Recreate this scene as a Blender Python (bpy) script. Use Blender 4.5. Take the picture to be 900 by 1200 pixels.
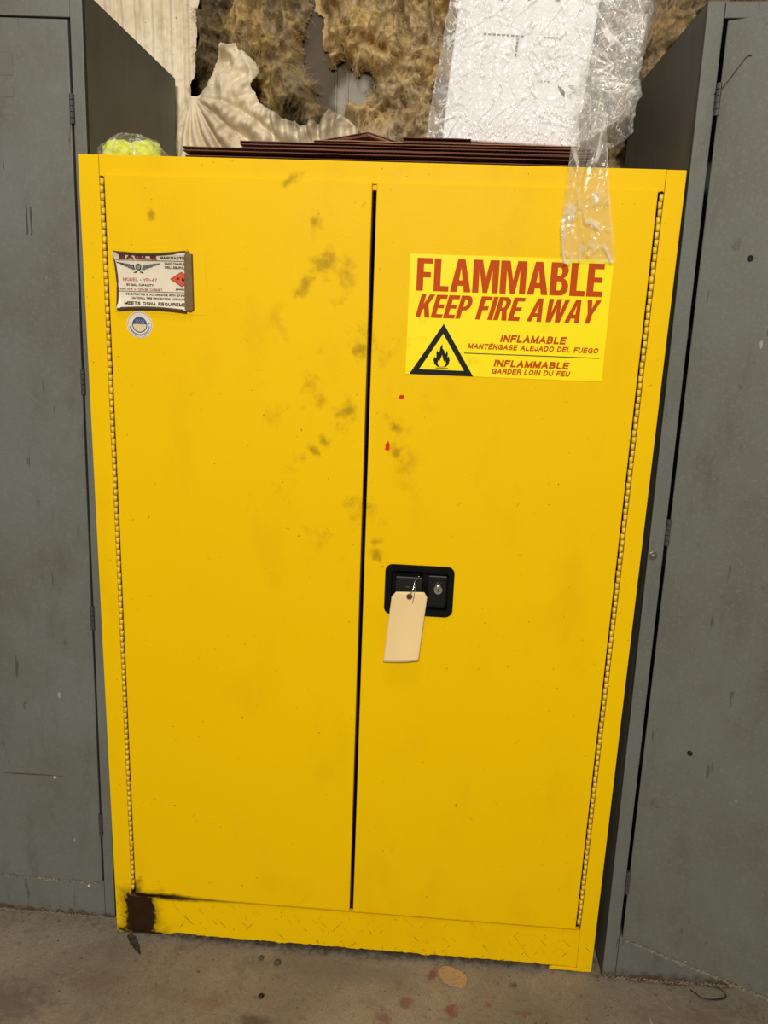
import bpy, bmesh, math, random
from mathutils import Vector, Matrix, Euler, noise
from mathutils.geometry import tessellate_polygon

for o in list(bpy.data.objects):
    bpy.data.objects.remove(o)
random.seed(7)
SC = bpy.context.scene
COL = SC.collection

# ------------------------------------------------------------------ camera
cam_data = bpy.data.cameras.new('camera')
cam = bpy.data.objects.new('camera', cam_data)
COL.objects.link(cam)
cam.location = (0.66658, -1.47554, 1.39773)
cam.rotation_euler = (1.33663, -0.03726, 0.06436)
cam_data.sensor_fit = 'AUTO'
cam_data.sensor_width = 36.0
cam_data.lens = 901.0 / 1200.0 * 36.0
cam_data.clip_start = 0.05
SC.camera = cam

# ------------------------------------------------------------------ world and lamps
wd = bpy.data.worlds.new('workshop_air')
SC.world = wd
wd.use_nodes = True
wd.node_tree.nodes['Background'].inputs[0].default_value = (1.0, 0.90, 0.76, 1)
wd.node_tree.nodes['Background'].inputs[1].default_value = 0.14


def area(name, loc, target, sx, sy, power, color):
    l = bpy.data.lights.new(name, 'AREA')
    l.shape = 'RECTANGLE'
    l.size, l.size_y = sx, sy
    l.energy = power
    l.color = color
    o = bpy.data.objects.new(name, l)
    COL.objects.link(o)
    o.location = loc
    d = Vector(target) - Vector(loc)
    o.rotation_euler = d.to_track_quat('-Z', 'Y').to_euler()
    return o


area('ceiling_tube_light', (0.55, -1.1, 3.9), (0.55, -0.3, 0.7), 0.8, 0.35, 17, (1.0, 0.92, 0.80))
area('ceiling_tube_light', (0.50, -4.6, 3.2), (0.55, 0.0, 0.6), 0.9, 0.5, 232, (1.0, 0.94, 0.83))

vs = SC.view_settings
vs.view_transform = 'Standard'
vs.look = 'None'
vs.exposure = 0.0
vs.gamma = 1.0
vs.use_curve_mapping = False


# ------------------------------------------------------------------ node helpers
def lin(c):
    return tuple(((v / 255) / 12.92 if v / 255 <= 0.04045 else ((v / 255 + 0.055) / 1.055) ** 2.4) for v in c) + (1,)


class NM:
    def __init__(s, name, rough=0.5, metal=0.0, spec=0.5):
        s.m = bpy.data.materials.new(name)
        s.m.use_nodes = True
        s.t = s.m.node_tree
        s.N = s.t.nodes
        s.L = s.t.links
        s.b = s.N['Principled BSDF']
        s.b.inputs['Roughness'].default_value = rough
        s.b.inputs['Metallic'].default_value = metal
        s.b.inputs['Specular IOR Level'].default_value = spec
        tc = s.N.new('ShaderNodeTexCoord')
        s.vec = tc.outputs['Object']

    def put(s, sock, v):
        if hasattr(v, 'is_output'):
            s.L.new(v, sock)
        else:
            sock.default_value = v

    def map(s, scale=(1, 1, 1), loc=(0, 0, 0), rot=(0, 0, 0), vec=None):
        n = s.N.new('ShaderNodeMapping')
        s.L.new(vec or s.vec, n.inputs[0])
        n.inputs['Location'].default_value = loc
        n.inputs['Rotation'].default_value = rot
        n.inputs['Scale'].default_value = scale
        return n.outputs[0]

    def noise(s, scale, detail=4, rough=0.5, vec=None, dist=0.0, col=False):
        n = s.N.new('ShaderNodeTexNoise')
        s.L.new(vec or s.vec, n.inputs['Vector'])
        n.inputs['Scale'].default_value = scale
        n.inputs['Detail'].default_value = detail
        n.inputs['Roughness'].default_value = rough
        n.inputs['Distortion'].default_value = dist
        return n.outputs['Color' if col else 'Fac']

    def voro(s, scale, feature='F1', vec=None):
        n = s.N.new('ShaderNodeTexVoronoi')
        n.feature = feature
        s.L.new(vec or s.vec, n.inputs['Vector'])
        n.inputs['Scale'].default_value = scale
        return n.outputs['Distance']

    def math(s, op, a, b=0.0, c=0.0, clamp=False):
        n = s.N.new('ShaderNodeMath')
        n.operation = op
        n.use_clamp = clamp
        s.put(n.inputs[0], a)
        s.put(n.inputs[1], b)
        s.put(n.inputs[2], c)
        return n.outputs[0]

    def rng(s, v, a, b, c=0.0, d=1.0):
        n = s.N.new('ShaderNodeMapRange')
        n.interpolation_type = 'SMOOTHSTEP'
        s.put(n.inputs[0], v)
        for i, x in enumerate((a, b, c, d)):
            n.inputs[i + 1].default_value = x
        return n.outputs[0]

    def mix(s, f, a, b, mode='MIX'):
        n = s.N.new('ShaderNodeMix')
        n.data_type = 'RGBA'
        n.blend_type = mode
        s.put(n.inputs[0], f)
        s.put(n.inputs[6], a)
        s.put(n.inputs[7], b)
        return n.outputs[2]

    def xyz(s, vec=None):
        n = s.N.new('ShaderNodeSeparateXYZ')
        s.L.new(vec or s.vec, n.inputs[0])
        return n.outputs

    def spot(s, p, r, rot=0.0, amp=0.5, nscale=30, axes='xz', soft=0.5):
        """soft-edged blotch mask with a ragged rim, centre p (2), radii r (2)"""
        x = s.xyz()
        u = s.math('SUBTRACT', x[0], p[0])
        v = s.math('SUBTRACT', x[2 if axes == 'xz' else 1], p[1])
        c, sn = math.cos(rot), math.sin(rot)
        a = s.math('ADD', s.math('MULTIPLY', u, c / r[0]), s.math('MULTIPLY', v, sn / r[0]))
        b = s.math('ADD', s.math('MULTIPLY', u, -sn / r[1]), s.math('MULTIPLY', v, c / r[1]))
        d = s.math('SQRT', s.math('ADD', s.math('MULTIPLY', a, a), s.math('MULTIPLY', b, b)))
        d = s.math('ADD', d, s.math('MULTIPLY', s.math('SUBTRACT', s.noise(nscale, 4), 0.5), amp * 3))
        return s.rng(d, 1.0 - soft, 1.0 + soft * 0.4, 1.0, 0.0)

    def color(s, v):
        s.put(s.b.inputs['Base Color'], v)

    def roughness(s, v):
        s.put(s.b.inputs['Roughness'], v)

    def bump(s, h, strength=0.2, dist=0.01):
        n = s.N.new('ShaderNodeBump')
        n.inputs['Strength'].default_value = strength
        n.inputs['Distance'].default_value = dist
        s.L.new(h, n.inputs['Height'])
        s.L.new(n.outputs[0], s.b.inputs['Normal'])
        return n.outputs[0]


def plain(name, rgb, rough=0.5, metal=0.0, var=0.1, scale=60, spec=0.5):
    k = NM(name, rough, metal, spec)
    c = lin(rgb)
    d = tuple(x * (1 - var * 2) for x in c[:3]) + (1,)
    k.color(k.mix(k.noise(scale, 4), c, d))
    return k.m


# ------------------------------------------------------------------ materials
YO = Vector((0.546, 0.22, 0.0))          # base of the yellow cabinet


def yellow_paint(name='yellow_enamel', full=True):
    k = NM(name, 0.42)
    k.b.inputs['Specular IOR Level'].default_value = 0.10
    base = k.mix(k.noise(2.2, 6), lin((234, 192, 0)), lin((227, 182, 0)))
    x = k.xyz()
    gx = k.math('ADD', x[0], YO.x)
    gz = x[2]
    # faint streaks and greasy film
    film = k.rng(k.noise(5, 8, 0.62, k.map((1.6, 1, 0.8))), 0.5, 0.78)
    col = k.mix(k.math('MULTIPLY', film, 0.30), base, lin((205, 156, 10)))
    # fingermarks where the doors meet
    ex = k.math('DIVIDE', k.math('SUBTRACT', gx, 0.50), 0.19)
    ez = k.math('DIVIDE', k.math('SUBTRACT', gz, 1.27), 0.42)
    e = k.math('ADD', k.math('MULTIPLY', ex, ex), k.math('MULTIPLY', ez, ez))
    region = k.rng(e, 0.1, 1.0, 1.0, 0.0)
    sm = k.rng(k.noise(16, 7, 0.6, k.map((1, 1, 0.9), rot=(0, 0.5, 0))), 0.54, 0.76)
    col = k.mix(k.math('MULTIPLY', k.math('MULTIPLY', sm, region), 0.75), col, lin((158, 118, 16)))
    marks = [((0.441, 1.58), (.010, .012), .3), ((0.461, 1.512), (.022, .016), .5), ((0.421, 1.469), (.018, .010), 1.0),
             ((0.392, 1.651), (.016, .007), .6), ((0.529, 1.357), (.014, .014), .2), ((0.443, 1.163), (.013, .007), -.9),
             ((0.465, 1.182), (.012, .008), -.8), ((0.506, 1.24), (.018, .008), .2), ((0.603, 1.213), (.010, .007), -.6),
             ((0.602, 1.168), (.010, .014), .5), ((0.571, 0.957), (.012, .010), -.5), ((0.575, 0.985), (.010, .006), .2),
             ((0.135, 1.585), (.006, .008), .6)] if full else []
    for p, r, a in marks:
        mk = k.spot((p[0] - YO.x, p[1]), (r[0] * 1.25, r[1] * 1.25), a, 0.9, 70, soft=1.0)
        col = k.mix(k.math('MULTIPLY', mk, 0.55), col, lin((120, 88, 18)))
    # scuffs and pin scratches, dense low down
    low = k.rng(gz, 0.04, 0.14, 1.0, 0.0)
    for rot, th in ((0.8, 0.70), (-0.7, 0.71), (0.15, 0.72)):
        sc = k.noise(95, 3, 0.6, k.map((1.6, 1, 0.22), vec=k.map(rot=(0, rot, 0))))
        hi = k.rng(sc, th + 0.03, th + 0.06)
        hl = k.rng(sc, th - 0.055, th - 0.015)
        m = k.math('MAXIMUM', k.math('MULTIPLY', hi, 0.35), k.math('MULTIPLY', k.math('MULTIPLY', hl, low), 0.6))
        col = k.mix(m, col, lin((104, 68, 18)))
    speck = k.rng(k.noise(130, 2), 0.74, 0.78)
    col = k.mix(k.math('MULTIPLY', speck, 0.6), col, lin((80, 52, 16)))
    if full:
        # red paint touches
        for p, r in (((0.61, 1.273), (.006, .004)), ((0.587, 1.178), (.005, .010))):
            col = k.mix(k.spot((p[0] - YO.x, p[1]), r, 0, 0.6, 160, soft=0.3), col, lin((205, 40, 18)))
    # tarry stain at the bottom left corner
    nz = k.math('MULTIPLY', k.math('SUBTRACT', k.noise(28, 6, 0.65), 0.5), 0.055)
    dx = k.math('SUBTRACT', k.math('ABSOLUTE', k.math('SUBTRACT', gx, 0.058)), 0.035)
    dz = k.math('SUBTRACT', k.math('ABSOLUTE', k.math('SUBTRACT', gz, 0.045)), 0.072)
    dx3 = k.math('SUBTRACT', k.math('ABSOLUTE', k.math('SUBTRACT', gx, 0.060)), 0.050)
    dz3 = k.math('SUBTRACT', gz, 0.017)
    d = k.math('ADD', k.math('MINIMUM', k.math('MAXIMUM', dx, dz), k.math('MAXIMUM', dx3, dz3)), nz)
    stain = k.rng(d, -0.008, 0.006, 1.0, 0.0)
    halo = k.rng(d, -0.01, 0.028, 0.55, 0.0)
    # grime creeping along the door bottom
    lz = k.math('ABSOLUTE', k.math('SUBTRACT', gz, k.math('ADD', 0.117, k.math('MULTIPLY', gx, -0.004))))
    fade = k.rng(gx, 0.10, 0.36, 1.0, 0.0)
    left = k.rng(gx, 0.02, 0.05)
    wide = k.math('ADD', 0.004, k.math('MULTIPLY', fade, 0.010))
    ln = k.math('SUBTRACT', 1.0, k.math('DIVIDE', k.math('ADD', lz, k.math('MULTIPLY', nz, 0.25)), wide), clamp=True)
    line = k.math('MULTIPLY', k.math('MULTIPLY', k.math('MULTIPLY', ln, 1.6, clamp=True), fade), left)
    # black runs down the hinge knuckles just above the stain
    dz2 = k.math('SUBTRACT', k.math('ABSOLUTE', k.math('SUBTRACT', gz, 0.14)), 0.022)
    dx2 = k.math('SUBTRACT', k.math('ABSOLUTE', k.math('SUBTRACT', gx, 0.053)), 0.008)
    st2 = k.rng(k.math('ADD', k.math('MAXIMUM', dx2, dz2), nz), -0.01, 0.012, 0.85, 0.0)
    m = k.math('MAXIMUM', k.math('MAXIMUM', stain, halo), k.math('MAXIMUM', line, st2))
    col = k.mix(m, col, k.mix(k.noise(40, 4), lin((34, 22, 12)), lin((52, 36, 18))))
    k.color(col)
    k.roughness(k.math('ADD', k.math('MULTIPLY', k.noise(20, 4), 0.15), 0.42))
    k.bump(k.math('ADD', k.noise(160, 2), k.math('MULTIPLY', k.noise(6, 2), 2.0)), 0.06, 0.004)
    return k.m


def grey_paint(name, rgb, warm, rust=0.016, scratch=False):
    k = NM(name, 0.5, spec=0.35)
    c = lin(rgb)
    base = k.mix(k.rng(k.noise(2.6, 7, 0.6), 0.35, 0.7), c, lin(warm))
    film = k.rng(k.noise(14, 8, 0.65, k.map((1, 1, 0.35))), 0.48, 0.8)
    col = k.mix(k.math('MULTIPLY', film, 0.5), base, lin((68, 62, 52)))
    sc = k.noise(60, 3, 0.6, k.map((1, 1, 0.12), rot=(0, 0.25, 0)))
    col = k.mix(k.math('MULTIPLY', k.rng(sc, 0.68, 0.73), 0.6), col, lin((54, 48, 40)))
    bl = k.noise(24, 6, 0.7, k.map((1, 1, 0.6), rot=(0, 0.8, 0)))
    col = k.mix(k.math('MULTIPLY', k.rng(bl, 0.64, 0.70), 0.45), col, lin((60, 54, 45)))
    col = k.mix(k.math('MULTIPLY', k.rng(k.noise(160, 3, 0.7), 0.5, 0.7), 0.25), col, lin((128, 126, 118)))
    sl = k.noise(42, 3, 0.5, k.map((1, 1, 0.5), rot=(0, -0.6, 0)))
    col = k.mix(k.math('MULTIPLY', k.rng(sl, 0.74, 0.78), 0.7), col, lin((160, 158, 150)))
    z = k.xyz()[2]
    lowz = k.rng(k.math('ADD', z, k.math('MULTIPLY', k.math('SUBTRACT', k.noise(60, 6), 0.5), 0.05)), 0.0, rust, 0.8, 0.0)
    col = k.mix(lowz, col, lin((70, 42, 30)))
    if scratch:
        col = k.mix(k.math('MULTIPLY', k.spot((-0.185, 0.372), (0.075, 0.0022), 0.03, 0.5, 60), 0.8), col, lin((74, 48, 34)))
        for p in ((-0.128, 0.369), (-0.062, 0.083), (-0.30, 0.19)):
            col = k.mix(k.spot(p, (0.0035, 0.0035), 0, 0.3, 90), col, lin((205, 198, 180)))
    k.color(col)
    k.bump(k.noise(140, 3), 0.08, 0.003)
    return k.m


M = {}
M['yellow'] = yellow_paint()
M['yellow_knuckle'] = plain('worn_yellow_hinge_paint', (234, 194, 52), 0.45, 0.0, 0.10, 220)
M['inside'] = plain('dark_cabinet_inside', (40, 32, 10), 0.7)
M['grey'] = grey_paint('grey_blue_enamel', (104, 106, 101), (92, 92, 84), scratch=True)
M['grey_right'] = grey_paint('grey_green_enamel', (100, 102, 97), (90, 90, 83), 0.028)
M['hinge_grey'] = plain('dark_grey_hinge_paint', (78, 77, 71), 0.45, 0.2, 0.2, 120)
M['steel'] = plain('dull_steel', (150, 146, 135), 0.35, 0.9, 0.2, 90)
M['chrome'] = plain('bright_chrome', (225, 222, 215), 0.14, 1.0, 0.05)
M['black'] = plain('black_enamel', (11, 11, 11), 0.32, 0.0, 0.15, 40, 0.22)
M['black_rough'] = plain('worn_black_enamel', (19, 19, 18), 0.45, 0.0, 0.3, 90, 0.3)
M['dark'] = plain('dark_hole', (10, 9, 8), 0.9)
M['ink'] = plain('black_ink', (20, 17, 10), 0.5, 0, 0.1, 60, 0.15)
M['sign_red'] = plain('faded_red_ink', (186, 70, 0), 0.55, 0, 0.06, 30, 0.12)
M['plate_red'] = plain('label_red_ink', (165, 68, 48), 0.5)
M['diamond_red'] = plain('diamond_red_ink', (213, 68, 28), 0.5)
M['emblem_grey'] = plain('emblem_grey_ink', (128, 134, 136), 0.5)
M['navy'] = plain('navy_ink', (52, 66, 116), 0.5)
M['tan_ink'] = plain('tan_ink', (216, 188, 132), 0.5)
M['line_black'] = M['ink']


def sign_mat():
    k = NM('lemon_vinyl', 0.42, spec=0.2)
    c = k.mix(k.noise(6, 6), lin((245, 226, 3)), lin((238, 214, 3)))
    m = k.rng(k.noise(18, 8, 0.62), 0.56, 0.78)
    c = k.mix(k.math('MULTIPLY', m, 0.45), c, lin((196, 166, 22)))
    k.color(c)
    return k.m


M['sign'] = sign_mat()


def label_mat():
    k = NM('aged_label_white', 0.4)
    c = k.mix(k.noise(20, 5), lin((228, 218, 198)), lin((206, 193, 168)))
    k.color(c)
    return k.m


M['label'] = label_mat()
M['seal_white'] = plain('seal_white', (226, 216, 196), 0.4)
M['plate_edge'] = plain('dirty_brown_border', (128, 100, 58), 0.7, 0, 0.35, 160)
M['plate_edge_dark'] = plain('dark_brown_border', (86, 66, 42), 0.7, 0, 0.35, 120)


def manila():
    k = NM('manila_card', 0.7)
    c = k.mix(k.noise(12, 4), lin((233, 206, 152)), lin((222, 192, 138)))
    c = k.mix(k.math('MULTIPLY', k.rng(k.noise(60, 3, 0.5, k.map((1, 1, 0.2))), 0.66, 0.74), 0.3), c, lin((150, 118, 72)))
    k.color(c)
    return k.m


M['manila'] = manila()
M['eyelet'] = plain('brown_fibre_ring', (92, 62, 44), 0.6)


def cardboard(name, a, b):
    k = NM(name, 0.8, spec=0.2)
    c = k.mix(k.noise(9, 5), lin(a), lin(b))
    c = k.mix(k.math('MULTIPLY', k.rng(k.noise(120, 3), 0.6, 0.75), 0.4), c, lin((40, 24, 20)))
    k.color(c)
    k.bump(k.noise(90, 3), 0.1, 0.002)
    return k.m


M['card_dark'] = cardboard('dark_brown_board', (124, 82, 66), (98, 62, 50))
M['card_flute'] = cardboard('dark_fluting', (176, 130, 112), (136, 94, 80))
M['card_pale'] = cardboard('pale_kraft_board', (178, 130, 98), (150, 106, 80))
M['chip'] = cardboard('tan_fibre_chip', (182, 150, 110), (138, 108, 76))


def foam():
    k = NM('white_foam_board', 0.6)
    c = k.mix(k.noise(5, 5), lin((238, 237, 240)), lin((224, 222, 225)))
    k.color(c)
    k.bump(k.noise(120, 3), 0.1, 0.002)
    return k.m


M['foam'] = foam()


def plastic(name, lo, hi, scale, tint=(255, 254, 252), rough=0.16):
    """clear film: transparent where flat, milky along the creases"""
    k = NM(name, rough, spec=0.8)
    k.color(lin(tint))
    # long sharp creases: thin contour ridges of stretched noise in several directions
    cre, hgt = None, None
    for n_, (rot, sc, st) in enumerate(((0.6, 1.0, 0.22), (-0.75, 1.35, 0.20), (1.35, 0.9, 0.26), (0.05, 1.8, 0.22), (-0.3, 2.4, 0.28))):
        v = k.map((1, 1, st), vec=k.map(rot=(0.2 * n_, rot, 0.2), loc=(n_ * 0.37, 0, n_ * .2)))
        e = k.math('ABSOLUTE', k.math('SUBTRACT', k.noise(scale * sc, 3, 0.45, v, 0.4), 0.5))
        m_ = k.math('MULTIPLY', k.rng(e, 0.0, 0.020, 1, 0), k.rng(k.noise(8 + n_ * 2, 3, vec=k.map(loc=(n_ * 3.1, 1, 0))), 0.42, 0.60))
        cre = m_ if cre is None else k.math('MAXIMUM', cre, m_)
        h_ = k.math('MINIMUM', e, 0.10)
        hgt = h_ if hgt is None else k.math('ADD', hgt, h_)
    f = k.math('ADD', lo, k.math('MULTIPLY', cre, hi - lo), clamp=True)
    nb = k.bump(hgt, 0.42, 0.03)
    tr = k.N.new('ShaderNodeBsdfTransparent')
    tr.inputs[0].default_value = (0.985, 0.985, 0.98, 1)
    ms = k.N.new('ShaderNodeMixShader')
    k.L.new(f, ms.inputs[0])
    k.L.new(tr.outputs[0], ms.inputs[1])
    k.L.new(k.b.outputs[0], ms.inputs[2])
    out = [n for n in k.N if n.type == 'OUTPUT_MATERIAL'][0]
    k.L.new(ms.outputs[0], out.inputs[0])
    return k.m


M['bag'] = plastic('clear_plastic_film', 0.20, 0.80, 20, (238, 236, 234))
M['tail'] = plastic('clear_plastic_strip', 0.17, 0.60, 9, (226, 220, 208))
M['small_bag'] = plastic('thin_clear_film', 0.09, 0.5, 22, (225, 225, 215))
M['neon'] = plain('neon_yellow_green_fabric', (232, 242, 2), 0.6, 0, 0.12, 40)


def wool(name, a, b, c, dirty=False):
    k = NM(name, 0.95, spec=0.1)
    n1 = k.noise(7, 6, 0.6, dist=0.6)
    n2 = k.noise(18, 6, 0.65, dist=1.0)
    col = k.mix(k.rng(n1, 0.36, 0.62), lin(a), lin(b))
    col = k.mix(k.math('MULTIPLY', k.rng(n2, 0.5, 0.72), 0.75), col, lin(c))
    if dirty:
        col = k.mix(k.math('MULTIPLY', k.spot((0.07, 2.05), (0.075, 0.22), 0, 0.35, 14, soft=0.5), 0.85), col, lin((98, 86, 68)))
        col = k.mix(k.math('MULTIPLY', k.spot((0.33, 1.93), (0.07, 0.07), 0, 0.5, 14, soft=0.5), 0.7), col, lin((122, 108, 86)))
    fib = k.noise(160, 4, 0.7, k.map((1, 1, 0.4), rot=(0, 0.4, 0)), dist=1.5)
    col = k.mix(k.rng(fib, 0.35, 0.65, 0.35, 0.0), col, lin((96, 78, 46)))
    k.color(col)
    k.bump(k.math('ADD', k.noise(45, 9, 0.7, dist=0.8), k.math('MULTIPLY', fib, 0.4)), 0.55, 0.012)
    return k.m


M['wool_grey'] = wool('greyed_glass_wool', (158, 144, 120), (190, 162, 106), (104, 90, 68), True)
M['wool_gold'] = wool('golden_glass_wool', (218, 188, 126), (198, 178, 142), (150, 120, 72))
M['wool_brown'] = wool('brown_glass_wool', (164, 140, 100), (142, 124, 98), (104, 86, 60))


def facing():
    k = NM('stained_white_facing', 0.55, spec=0.35)
    x = k.xyz()
    c = k.mix(k.rng(k.noise(5, 7, 0.6), 0.35, 0.7), lin((228, 216, 192)), lin((204, 188, 158)))
    st = k.rng(k.noise(12, 8, 0.65, k.map((1.4, 1, 0.4))), 0.5, 0.75)
    c = k.mix(k.math('MULTIPLY', st, 0.7), c, lin((142, 120, 86)))
    c = k.mix(k.math('MULTIPLY', k.rng(k.noise(90, 2), 0.70, 0.74), 0.6), c, lin((90, 66, 40)))
    dirt = k.spot((0.335, 1.905), (0.11, 0.05), 0, 0.5, 16, soft=0.6)
    c = k.mix(k.math('MULTIPLY', dirt, 0.8), c, lin((128, 116, 94)))
    k.color(c)
    k.bump(k.noise(40, 6, 0.6), 0.25, 0.006)
    return k.m


M['facing'] = facing()


def wallm():
    k = NM('grey_backing_board', 0.75)
    c = k.mix(k.rng(k.noise(7, 6), 0.3, 0.7), lin((84, 72, 56)), lin((60, 50, 38)))  # dark brown board, with the shade between the wool batts painted in
    c = k.mix(k.spot((0.43, 1.965), (0.055, 0.075), 0, 0.4, 24, soft=0.5), c, k.mix(k.noise(30, 5), lin((168, 164, 154)), lin((140, 134, 122))))
    c = k.mix(k.math('MULTIPLY', k.rng(k.noise(26, 7, 0.65), 0.52, 0.72), 0.7), c, lin((74, 60, 40)))
    c = k.mix(k.math('MULTIPLY', k.rng(k.noise(120, 2), 0.7, 0.76), 0.8), c, lin((58, 42, 26)))
    k.color(c)
    return k.m


M['wall'] = wallm()


def concrete():
    k = NM('worn_concrete', 0.62, spec=0.3)
    x = k.xyz()
    c = k.mix(k.rng(k.noise(3.2, 8, 0.6), 0.34, 0.66), lin((148, 136, 118)), lin((124, 114, 100)))
    c = k.mix(k.math('MULTIPLY', k.rng(k.noise(9, 8, 0.65), 0.5, 0.75), 0.65), c, lin((96, 88, 79)))
    c = k.mix(k.math('MULTIPLY', k.rng(k.noise(55, 8, 0.7), 0.52, 0.72), 0.62), c, lin((86, 77, 67)))
    c = k.mix(k.math('MULTIPLY', k.rng(k.noise(70, 4, 0.6), 0.62, 0.72), 0.5), c, lin((156, 147, 130)))
    c = k.mix(k.math('MULTIPLY', k.rng(k.noise(90, 2), 0.69, 0.73), 0.85), c, lin((60, 50, 42)))
    gr = k.noise(210, 4, 0.7)
    c = k.mix(k.rng(gr, 0.36, 0.64, 0.28, 0.0), c, lin((70, 62, 54)))
    c = k.mix(k.math('MULTIPLY', k.rng(k.noise(130, 3, 0.6), 0.66, 0.72), 0.5), c, lin((166, 156, 138)))
    # thin pale scratches
    for r, s in ((0.9, 0.6), (-0.3, 0.5), (0.1, 0.4)):
        n = k.noise(26, 2, 0.5, k.map((1, 0.06, 1), rot=(0, 0, r)))
        c = k.mix(k.math('MULTIPLY', k.rng(n, 0.73, 0.76), s), c, lin((190, 178, 154)))
    for p, r, cc, f in [((.735, -.038), (.014, .020), (112, 36, 50), .8), ((.679, -.118), (.016, .016), (106, 46, 52), .55),
                        ((.775, -.127), (.018, .018), (104, 40, 48), .65), ((.634, -.160), (.018, .018), (108, 50, 56), .5),
                        ((.856, -.106), (.011, .011), (110, 50, 54), .5), ((.928, -.12), (.018, .011), (108, 50, 54), .45),
                        ((.912, -.05), (.010, .010), (66, 62, 62), .85), ((.363, -.195), (.035, .020), (70, 62, 58), .7),
                        ((.26, -.16), (.045, .018), (112, 78, 66), .4), ((.175, -.145), (.06, .025), (112, 98, 80), .5),
                        ((-.17, -.20), (.12, .06), (98, 78, 74), .6), ((.00, -.13), (.07, .035), (106, 90, 74), .5),
                        ((.546, .030), (.56, .034), (58, 50, 43), .8), ((.55, -.05), (.25, .03), (104, 97, 92), .5), ((1.30, -.10), (.14, .06), (104, 88, 76), .45),  # long dark band: shade under the yellow cabinet's bottom rail, painted into the floor
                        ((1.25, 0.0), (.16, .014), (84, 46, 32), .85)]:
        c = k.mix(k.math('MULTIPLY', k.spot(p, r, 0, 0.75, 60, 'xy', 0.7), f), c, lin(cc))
    k.color(c)
    k.bump(k.math('ADD', k.noise(60, 9, 0.75), k.math('MULTIPLY', k.noise(8, 3), 2)), 0.38, 0.006)
    return k.m


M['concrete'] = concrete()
M['pebble'] = plain('dark_grit', (84, 76, 66), 0.8, 0, 0.3, 200)
M['leaf'] = plain('dry_dark_leaf', (62, 54, 34), 0.8, 0, 0.3, 150)
M['wire'] = plain('dark_wire', (58, 50, 40), 0.55)
M['dirt_lint'] = plain('dark_dirt_lint', (74, 60, 40), 0.95)
M['fuzz'] = plain('dusty_lint', (150, 140, 118), 0.95)


# ------------------------------------------------------------------ geometry helpers
def link(name, me, mat, parent=None, smooth=False):
    o = bpy.data.objects.new(name, me)
    COL.objects.link(o)
    if mat:
        me.materials.append(mat)
    if parent:
        o.parent = parent
        # geometry is given in world axes of the unrotated scene: move it to the root's base
        r = parent
        while r.parent:
            r = r.parent
        me.transform(Matrix.Translation(-r.location))
    if smooth:
        for p in me.polygons:
            p.use_smooth = True
    return o


def root(name, loc, label, cat, group=None, rot=(0, 0, 0)):
    o = bpy.data.objects.new(name, None)
    COL.objects.link(o)
    o.location = loc
    o.rotation_euler = rot
    o.empty_display_size = 0.05
    tag(o, label, cat, group)
    return o


def tag(o, label, cat, group=None, kind=None):
    o['label'] = label
    o['category'] = cat
    if group:
        o['group'] = group
    if kind:
        o['kind'] = kind
    return o


def bm_box(bm, a, b):
    vs_ = [bm.verts.new((x, y, z)) for x in (a[0], b[0]) for y in (a[1], b[1]) for z in (a[2], b[2])]
    for f in ((0, 1, 3, 2), (4, 6, 7, 5), (0, 4, 5, 1), (2, 3, 7, 6), (0, 2, 6, 4), (1, 5, 7, 3)):
        bm.faces.new([vs_[i] for i in f])


def finish(bm, name, mat, parent=None, bevel=0.0, smooth=False, seg=2):
    bmesh.ops.recalc_face_normals(bm, faces=bm.faces)
    me = bpy.data.meshes.new(name)
    bm.to_mesh(me)
    bm.free()
    o = link(name, me, mat, parent, smooth)
    if bevel:
        m = o.modifiers.new('bevel', 'BEVEL')
        m.width = bevel
        m.segments = seg
        m.limit_method = 'ANGLE'
    return o


def box(name, a, b, mat, parent=None, bevel=0.0):
    bm = bmesh.new()
    bm_box(bm, a, b)
    return finish(bm, name, mat, parent, bevel)


def from_data(name, vs_, fs_, mat, parent=None, smooth=False):
    me = bpy.data.meshes.new(name)
    me.from_pydata([tuple(v) for v in vs_], [], fs_)
    me.update()
    return link(name, me, mat, parent, smooth)


def cyl(bm, p0, p1, r0, r1=None, n=14):
    r1 = r0 if r1 is None else r1
    d = (Vector(p1) - Vector(p0))
    q = d.to_track_quat('Z', 'Y').to_matrix()
    A, B = [], []
    for i in range(n):
        a = 2 * math.pi * i / n
        v = q @ Vector((math.cos(a), math.sin(a), 0))
        A.append(bm.verts.new(Vector(p0) + v * r0))
        B.append(bm.verts.new(Vector(p1) + v * r1))
    for i in range(n):
        j = (i + 1) % n
        bm.faces.new((A[i], A[j], B[j], B[i]))
    bm.faces.new(A[::-1])
    bm.faces.new(B)


def tube_data(pts, r, n=5, taper=None):
    vs_, fs_ = [], []
    for i, p in enumerate(pts):
        p = Vector(p)
        a = Vector(pts[max(i - 1, 0)])
        b = Vector(pts[min(i + 1, len(pts) - 1)])
        d = (b - a)
        if d.length < 1e-9:
            d = Vector((0, 0, 1))
        q = d.to_track_quat('Z', 'Y').to_matrix()
        rr = r * (taper(i / (len(pts) - 1)) if taper else 1)
        for k in range(n):
            an = 2 * math.pi * k / n
            vs_.append(p + q @ Vector((math.cos(an) * rr, math.sin(an) * rr, 0)))
    for i in range(len(pts) - 1):
        for k in range(n):
            k2 = (k + 1) % n
            fs_.append((i * n + k, i * n + k2, (i + 1) * n + k2, (i + 1) * n + k))
    fs_.append(tuple(range(n - 1, -1, -1)))
    fs_.append(tuple((len(pts) - 1) * n + k for k in range(n)))
    return vs_, fs_


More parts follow.
